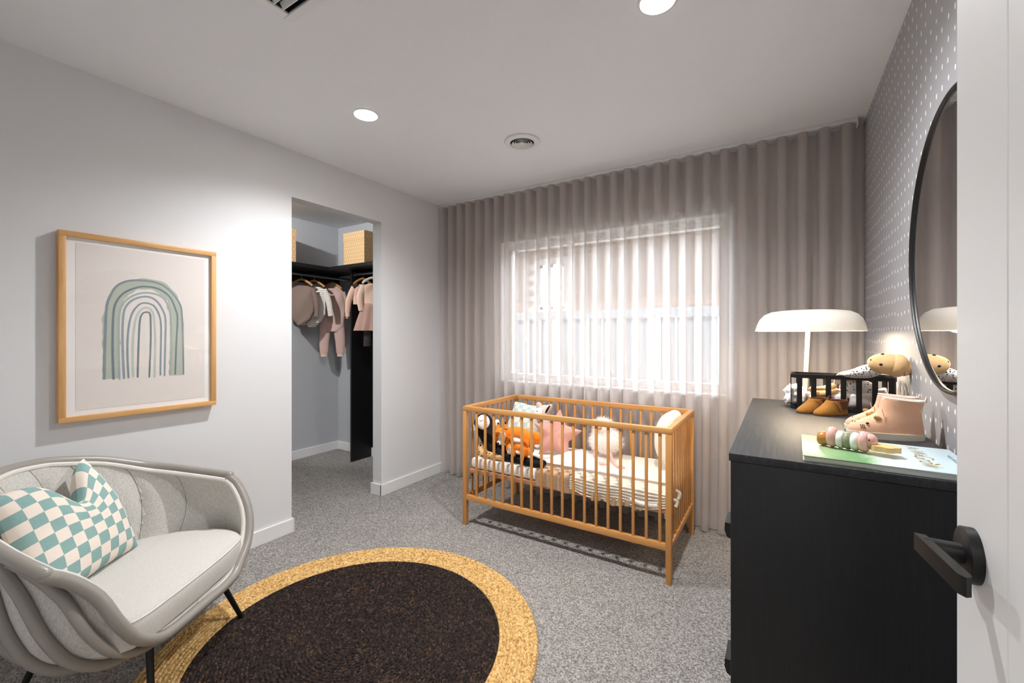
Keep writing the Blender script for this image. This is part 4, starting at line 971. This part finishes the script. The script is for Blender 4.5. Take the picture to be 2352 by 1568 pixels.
# lamp
LX, LY = .108, 2.405
lamp = thing('table_lamp', 'white mushroom table lamp with a domed shade, lit, behind the wire basket', 'lamp', (LX, LY, TZ))
lean = math.tan(R(2.4)); sh = lambda z: (LX - .012 + (z - TZ) * lean)
def lamp_lathe(prof, n=48): 
    mb = MB().lathe(prof, (0, 0, 0), n, cap=False); mb.v = [(x + sh(z), y + LY, z) for x, y, z in mb.v]; return mb
build('base', lamp_lathe([(.0, TZ), (.064, TZ), (.064, TZ + .008), (.058, TZ + .014), (.012, TZ + .018), (.0, TZ + .018)]), 'whitestem', lamp)
build('stem', MB().tube([(sh(TZ + .016), LY, TZ + .016), (sh(1.36), LY, 1.36)], .0088, 14), 'whitestem', lamp)
zb_ = 1.3185
so = [(.2135, zb_), (.207, zb_ + .028), (.196, zb_ + .055), (.178, zb_ + .076), (.152, zb_ + .089), (.115, zb_ + .094), (.05, zb_ + .096), (.004, zb_ + .096)]
build('shade', lamp_lathe(so + [(.004, zb_ + .093), (.05, zb_ + .093), (.115, zb_ + .091), (.150, zb_ + .086), (.175, zb_ + .073), (.193, zb_ + .053), (.204, zb_ + .027), (.2105, zb_), (.2135, zb_)]), 'white', lamp)
build('finial', lamp_lathe([(.0, zb_ + .095), (.0055, zb_ + .095), (.0055, zb_ + .108), (.0, zb_ + .108)], 12), 'brass', lamp)
build('bulb', MB().ell((sh(1.36) + .05, LY, 1.352), (.016, .016, .020)).ell((sh(1.36) - .05, LY, 1.352), (.016, .016, .020)), 'bulb', lamp)
for dx in (-.085, .085):
    pl = bpy.data.lights.new('lamp_bulb', 'POINT'); pl.energy = LAMP_W / 2; pl.color = (1.0, 0.86, 0.66); pl.shadow_soft_size = .035
    plo = bpy.data.objects.new('lamp_bulb', pl); COL.objects.link(plo); plo.location = (sh(1.35) + dx, LY, 1.345)

# basket
BX0, BX1, BY0, BY1, BZ = .040, .388, 2.200, 2.330, 1.135
bk = thing('wire_basket', 'black slatted metal basket full of baby cloths', 'basket', ((BX0 + BX1) / 2, (BY0 + BY1) / 2, TZ))
def rrect(x0, x1, y0, y1, c): return [(x0 + c, y0), (x1 - c, y0), (x1, y0 + c), (x1, y1 - c), (x1 - c, y1), (x0 + c, y1), (x0, y1 - c), (x0, y0 + c)]
def band(z0, z1):
    o = rrect(BX0, BX1, BY0, BY1, .016); i = rrect(BX0 + .003, BX1 - .003, BY0 + .003, BY1 - .003, .015); n = 8
    v = [(x, y, z0) for x, y in o] + [(x, y, z1) for x, y in o] + [(x, y, z1) for x, y in i] + [(x, y, z0) for x, y in i]
    return MB().add(v, [(a * n + k, a * n + (k + 1) % n, ((a + 1) % 4) * n + (k + 1) % n, ((a + 1) % 4) * n + k) for a in range(4) for k in range(n)])
build('rim_band', band(BZ - .017, BZ), 'matt', bk, False); build('base_band', band(TZ + .001, TZ + .010), 'matt', bk, False)
build('base_plate', MB().box(BX0 + .004, BX1 - .004, BY0 + .004, BY1 - .004, TZ + .001, TZ + .003), 'matt', bk, False)
for k in range(7):
    x = .062 + k * .0497
    for y in (BY0 - .0005, BY1 - .0025): build('bar', MB().box(x, x + .0185, y, y + .003, TZ + .002, BZ - .002), 'matt', bk, False)
for x in (BX0, BX1 - .003):
    for y in (BY0 + .03, BY1 - .045): build('bar', MB().box(x, x + .003, y, y + .015, TZ + .002, BZ - .002), 'matt', bk, False)

def bundle(name, lab, c, rad, mat, seed, amp=.35, cat='cloth'):
    def fn(u, v):
        th = 2 * math.pi * u; ph = math.pi * (v - .5) * .98
        d = Vector((math.cos(ph) * math.cos(th), math.cos(ph) * math.sin(th), math.sin(ph)))
        n = mnoise.noise(d * 2.2 + Vector((seed, 0, 0))) + .6 * abs(mnoise.noise(d * 5 + Vector((0, seed, 0))))
        k = 1 + amp * n; sg = lambda a, e: math.copysign(abs(a) ** e, a)
        return (c[0] + rad[0] * sg(d.x, .75) * k, c[1] + rad[1] * sg(d.y, .75) * k, max(TZ + .004, c[2] + rad[2] * sg(d.z, .8) * k))
    return solo(name, MB().grid(fn, 48, 26), mat, lab, cat, (c[0], c[1], max(TZ + .004, c[2] - rad[2])), sharp=None)
bundle('muslin_cloth', 'floral muslin cloth bundled across the wire basket', (.225, 2.262, 1.030), (.125, .048, .040), 'floral', 1.3, .22)
bundle('muslin_cloth', 'white muslin cloth rolled at the lamp-stem end of the wire basket', (.058, 2.285, 1.035), (.036, .040, .040), 'sheet', 4.1, .45)
bundle('muslin_cloth', 'small floral muslin cloth tucked at the wall end of the wire basket', (.345, 2.270, 1.045), (.036, .045, .036), 'floral', 7.7, .35)
# plush in a spotted dress, slumped over the basket rim
t = thing('spotted_dress_plush', 'tan plush doll in a white spotted dress slumped over the basket rim', 'plush toy', (.30, 2.24, 1.05))
hd = MB().ell((.350, 2.135, 1.190), (.066, .040, .040), rotm(8, 8, 0), 22, 14)
build('head', hd, 'tanplush', t)
build('hood', MB().ell((.372, 2.135, 1.186), (.036, .042, .044), rotm(8, 10, 0)).lathe([(.030, 0), (.022, .018), (.003, .036)], (.392, 2.133, 1.176), 14, 'x'), 'tanplush', t)
for p in ((.322, 2.098, 1.190), (.330, 2.12, 1.227)): build('eye', MB().ell(p, (.0055, .004, .0045)), 'ink', t)
build('nose', MB().ell((.296, 2.115, 1.205), (.004, .004, .004)), 'ink', t)
dp = cr([(.318, 2.150, 1.172), (.290, 2.18, 1.156), (.262, 2.215, 1.144), (.240, 2.245, 1.138), (.225, 2.27, 1.10)], 5)
build('dress', MB().tube(dp, [(a[0] * (1 - q) + b[0] * q, a[1] * (1 - q) + b[1] * q) for a, b, q in _interp([(.024, .030), (.026, .046), (.018, .052), (.010, .05), (.012, .04)], len(dp))], 18, flat=(0, 0, 1), round_ends=False).ell((.27, 2.255, 1.085), (.06, .03, .035)), 'dress', t)
for pth in ([(.19, 2.25, 1.085), (.15, 2.24, 1.07), (.118, 2.235, 1.068)], [(.20, 2.235, 1.062), (.16, 2.225, 1.055), (.125, 2.222, 1.052)]):
    build('leg', MB().tube(cr(pth, 4), .0135, 12, round_ends=True), 'tanplush', t)

def shoe(name, lab, heel, toe, wid, hsole, levels, mats, group, extras=None, out=0.004):
    """levels: (z, heel x, toe x, half-width) along the foot, heel end at 0 and toe at 1"""
    h, e = Vector((*heel, TZ)), Vector((*toe, TZ)); L = (e - h).length; d = (e - h).normalized(); s = Vector((-d.y, d.x, 0))
    t = thing(name, lab, 'shoe', tuple((h + e) / 2), group)
    def ring(z, a0, a1, hw, n=40):
        out_ = []
        for k in range(n):
            q = 2 * math.pi * k / n; c, s_ = math.cos(q), math.sin(q)
            x = (a0 + a1) / 2 + (a1 - a0) / 2 * math.copysign(abs(c) ** .85, c)
            y = hw * math.copysign(abs(s_) ** .8, s_) * (1 + .10 * c)
            out_.append(tuple(h + d * (x * L) + s * y + Vector((0, 0, z))))
        return out_
    P = lambda a, y, z: tuple(h + d * (a * L) + s * y + Vector((0, 0, z)))
    # smooth levels
    lv = cr([Vector((l[0], l[1], l[2])) for l in levels], 5); wv = cr([Vector((l[0], l[3], 0)) for l in levels], 5)
    rings = [ring(a.x, a.y, a.z, b.y) for a, b in zip(lv, wv)]
    top = rings[-1]; last = lv[-1]; hw = wv[-1].y
    inn = [ring(last.x - .001, last.y + .018, last.z - .018, hw - .003), ring(last.x - .035, last.y + .022, last.z - .012, hw - .004)]
    build('upper', MB().loft(rings, True, True, False), mats[0], t)
    build('lining', MB().loft([rings[-1]] + inn, True, False, True), mats[2], t)
    zs = lambda q, o: ring(q, levels[0][1] - o, levels[0][2] + o, levels[0][3] + out)
    build('sole', MB().loft([zs(0, .008), zs(.003, .014), zs(hsole - .003, .016), zs(hsole, .012), ring(hsole, levels[0][1] + .03, levels[0][2] - .03, levels[0][3] - .006)], True, True, True), mats[1], t)
    if extras: extras(t, P, L)
    return t
def pink_extras(t, P, L):
    for sgn in (1, -1):
        y = .0345 * sgn
        build('eye', MB().ell(P(.78, .0305 * sgn, .0455), (.0042, .0030, .0030)), 'ink', t)
        wk = MB()
        for k in range(3):
            a = .830 + k * .022; wk.tube(cr([P(a, .0315 * sgn, .041), P(a - .004, .0345 * sgn, .035), P(a - .014 + .004 * k, .0355 * sgn, .029)], 3), .0011, 6)
        build('whiskers', wk, 'ink', t)
        build('tab', MB().ell(P(.645, .0290 * sgn, .062), (.0115, .0036, .0072), rotm(15, 25, 0)), 'gold', t)
        build('seam', MB().tube(cr([P(.59, .0275 * sgn, .090), P(.565, .0312 * sgn, .066), P(.555, .0335 * sgn, .050), P(.50, .0375 * sgn, .022)], 5), .0012, 6), 'pink', t)
    build('nose_print', MB().ell(P(.885, 0, .043), (.003, .003, .002)), 'ink', t)
    build('pull_loop', MB().tube([P(.015, .006, .115), P(-.01, .005, .128), P(-.02, 0, .126), P(-.015, 0, .110)], .0022, 8), 'lining', t)
    build('collar', MB().tube([P(.2725 + .255 * math.cos(q), .030 * math.sin(q), .1195 - .010 * (1 - math.cos(q)) * .5 + .004) for q in [2 * math.pi * k / 24 for k in range(24)]], .0022, 8, closed=True), 'lining', t)
plv = [(.012, .02, .985, .038), (.026, .02, .985, .0375), (.040, .025, .92, .0355), (.054, .035, .78, .033), (.070, .045, .64, .0305), (.088, .045, .57, .029), (.118, .010, .535, .0295)]
shoe('pink_boot', 'peach baby ankle boot nearer the picture book', (.370, 1.752), (.180, 1.714), .07, .019, plv, ('pink', 'rubber', 'lining'), 'pair of peach ankle boots', pink_extras)
shoe('pink_boot', 'peach baby ankle boot behind its pair, nearer the brown booties', (.374, 1.842), (.184, 1.806), .07, .019, plv, ('pink', 'rubber', 'lining'), 'pair of peach ankle boots', pink_extras)
def tan_extras(t, P, L):
    for sgn in (1, -1):
        build('elastic_gusset', MB().add([P(.42, .0262 * sgn, .0555), P(.12, .0255 * sgn, .0545), P(.20, .0292 * sgn, .026), P(.33, .0298 * sgn, .026)], [(0, 1, 2, 3)]), 'elastic', t, False)
        build('stitching', MB().tube(cr([P(.60, .0225 * sgn, .052), P(.52, .0272 * sgn, .044), P(.47, .0295 * sgn, .030), P(.42, .0312 * sgn, .016)], 4), .0009, 6), 'leathersole', t)
    build('pull_loop', MB().tube(cr([P(.07, 0, .050), P(-.03, 0, .064), P(-.06, 0, .058), P(-.01, 0, .044)], 4), .0026, 8), 'elastic', t)
tlv = [(.003, .02, .985, .029), (.010, .02, .985, .0295), (.018, .03, .93, .029), (.030, .04, .80, .0275), (.044, .05, .66, .0255), (.058, .05, .58, .024)]
shoe('tan_bootie', 'tan suede baby bootie standing before its pair, its side in full view', (.226, 2.155), (.117, 2.062), .06, .004, tlv, ('tan', 'leathersole', 'elastic'), 'pair of tan booties', tan_extras, .001)
shoe('tan_bootie', 'tan suede baby bootie half hidden behind its pair, against the basket', (.170, 2.188), (.062, 2.092), .06, .004, tlv, ('tan', 'leathersole', 'elastic'), 'pair of tan booties', tan_extras, .001)

# picture book
bk_x, bk_y = .213, 1.432; bw, bh, bt = .322, .270, .0145
book = thing('picture_book', 'pale blue and green picture book lying flat on the chest', 'book', (bk_x, bk_y, TZ)); book.rotation_euler = (0, 0, R(-1.2))
def bpart(nm, b, mat, z=.0008): return build(nm, MB().box(*b, b=z) if z else MB().box(*b), mat, book, world=False)
bpart('front_cover', (-bw / 2, bw / 2, -bh / 2, bh / 2, bt - .0022, bt), 'cover'); bpart('back_cover', (-bw / 2, bw / 2, -bh / 2, bh / 2, 0, .0022), 'cover')
bpart('page_block', (-bw / 2 + .004, bw / 2 - .004, -bh / 2 + .004, bh / 2 - .002, .0023, bt - .0023), 'pages', 0); bpart('spine', (-bw / 2, bw / 2, bh / 2 - .002, bh / 2, .0022, bt - .0022), 'spine', 0)
def text(body, size, x, y, mat, shear=.25, name='lettering'):
    c = bpy.data.curves.new(name, 'FONT'); c.body = body; c.size = size; c.extrude = .00015; c.shear = shear; c.align_x = 'LEFT'; c.offset = -.0004
    o = bpy.data.objects.new(name, c); COL.objects.link(o); c.materials.append(M[mat]); bpy.context.view_layer.update()
    me = bpy.data.meshes.new_from_object(o.evaluated_get(bpy.context.evaluated_depsgraph_get())); bpy.data.objects.remove(o); me.name = name
    q = bpy.data.objects.new(name, me); COL.objects.link(q); q.parent = book; q.location = (x, y, bt + .0002); q.rotation_euler = (0, 0, R(-90)); return q
text('As', .034, .074, .120, 'goldink'); text('We', .038, .074, .076, 'goldink'); text('Grow', .050, .070, .022, 'goldink')
# a scribbled, unreadable by-line near the top of the cover, and a gold arc
sq = [(.141 + .0045 * math.sin(k * 1.9) * (1 - .3 * math.sin(k)), .055 - .0042 * k, bt + .0004) for k in range(22)]
build('byline', MB().tube(sq, .0006, 5), 'greyink', book, world=False)
build('gold_arc', MB().tube([(.112 + .02 * math.cos(a), -.075 + .018 * math.sin(a), bt + .0004) for a in [2.0 + i * .2 for i in range(12)]], .0010, 5), 'goldink', book, world=False)

# teething rattle of painted rings
tz = TZ + bt + .0265
tr = thing('wooden_rattle', 'wooden caterpillar rattle of painted rings lying on the picture book', 'rattle', (.165, 1.415, TZ + bt))
du = Vector((.938, -.346, 0)); p0 = Vector((.101, 1.446, tz))
def ringbead(dist, r, th, mat, nm):
    pf = [(r * .35, -th / 2), (r * .80, -th / 2), (r * .95, -th * .36), (r, 0), (r * .95, th * .36), (r * .80, th / 2), (r * .35, th / 2)]
    mb = MB().lathe(pf, (0, 0, 0), 28, 'x'); a = math.atan2(du.y, du.x); m = Matrix.Rotation(a, 3, 'Z'); c = p0 + du * dist; c.z = TZ + bt + r + .0005
    mb.v = [tuple(m @ Vector(q) + c) for q in mb.v]; build(nm, mb, mat, tr, sharp=None)
ringbead(.0, .019, .022, 'beadbrown', 'end_bead'); ringbead(.0205, .0265, .019, 'beadpink', 'ring'); ringbead(.0385, .0230, .0165, 'beadwhite', 'ring')
ringbead(.0545, .0225, .0165, 'beadgreen', 'ring'); ringbead(.0705, .0235, .0165, 'beadwhite', 'ring'); ringbead(.0885, .0265, .0195, 'beadpink', 'ring')
hc = p0 + du * .100; build('rattle_head', MB().ell((hc.x, hc.y, TZ + bt + .032), (.016, .018, .018)), 'beadpink', tr)
build('eye', MB().ell((hc.x - .004, hc.y - .0175, TZ + bt + .036), (.0018, .0014, .0026)), 'ink', tr)
poly = []
for k in range(48):
    a = 2 * math.pi * k / 48; r = 1 + .09 * math.cos(6 * a); poly.append((.030 * r * math.cos(a), .0265 * r * math.sin(a)))
fc = p0 + du * .128; m = Matrix.Rotation(math.atan2(du.y, du.x), 3, 'Z')
def wp(x, y, z): q = m @ Vector((x, y, 0)); return (fc.x + q.x, fc.y + q.y, TZ + bt + .012 + z)
build('wooden_flower', MB().prism(poly, 0, .013, wp), 'toywood', tr)

# ------------------------------------------------------------------ round mirror on the dotted wall
MY, MZ, MR = 1.650, 1.555, .418
t = thing('round_mirror', 'large round wall mirror in a thin black frame', 'mirror', (XR, MY, MZ))
def lx(prof, mat, nm, n=96, cap=False): build(nm, MB().lathe([(r, XR - h_) for r, h_ in prof], (0, MY, MZ), n, 'x', cap), mat, t)
lx([(MR - .010, .003), (MR, .003), (MR, .015), (MR - .002, .017), (MR - .007, .017), (MR - .009, .015), (MR - .010, .009), (MR - .010, .003)], 'black', 'frame')
lx([(.0001, .009), (MR - .0095, .009), (MR - .0095, .004), (.0001, .004)], 'mirror', 'mirror_glass', cap=True)

# ------------------------------------------------------------------ open door with lever handle
door = thing('door_1', 'door', 'door', (.178, YB + .01, 0)); door['kind'] = 'structure'; del door['category']; del door['label']
DF = .160; edges = [-.18, -.055, .065, .185, .303, .410, .5185, .640]
build('door_core', MB().box(DF + .006, DF + .029, -.18, .640, .012, 2.085), 'door', door, False)
for a, b in zip(edges, edges[1:]):
    build('board', MB().box(DF, DF + .006, a + .0006, b - .0006, .012, 2.085, .0012), 'door', door, False)
    build('board', MB().box(DF + .029, DF + .035, a + .0006, b - .0006, .012, 2.085, .0012), 'door', door, False)
hy, hz = .588, 1.087
hn = thing('door_handle', '', '', (0, 0, 0)); del hn['label']; del hn['category']; hn.parent = door; hn.location = Vector((DF, hy, hz)) - door.location
def hp(nm, mb): build(nm, mb, 'matt', hn)
hp('rose', MB().lathe([(.0001, DF), (.0258, DF), (.0260, DF - .0015), (.0260, DF - .0085), (.0245, DF - .0095), (.0001, DF - .0095)], (0, hy, hz), 48, 'x'))
hp('neck', MB().tube([(DF - .009, hy, hz), (.123, hy, hz)], .0092, 20))
lv = MB(); zc0, zc1 = hz - .0085, hz + .0085
pl_ = [(hy + .0105, .1180), (hy + .0105, .1270), (hy - .006, .1290), (hy - .070, .1385), (hy - .075, .1375), (hy - .078, .1335), (hy - .073, .1295)]
hp('lever', MB().prism([(y, x) for y, x in pl_], zc0, zc1, lambda a, b, z: (b, a, z)))
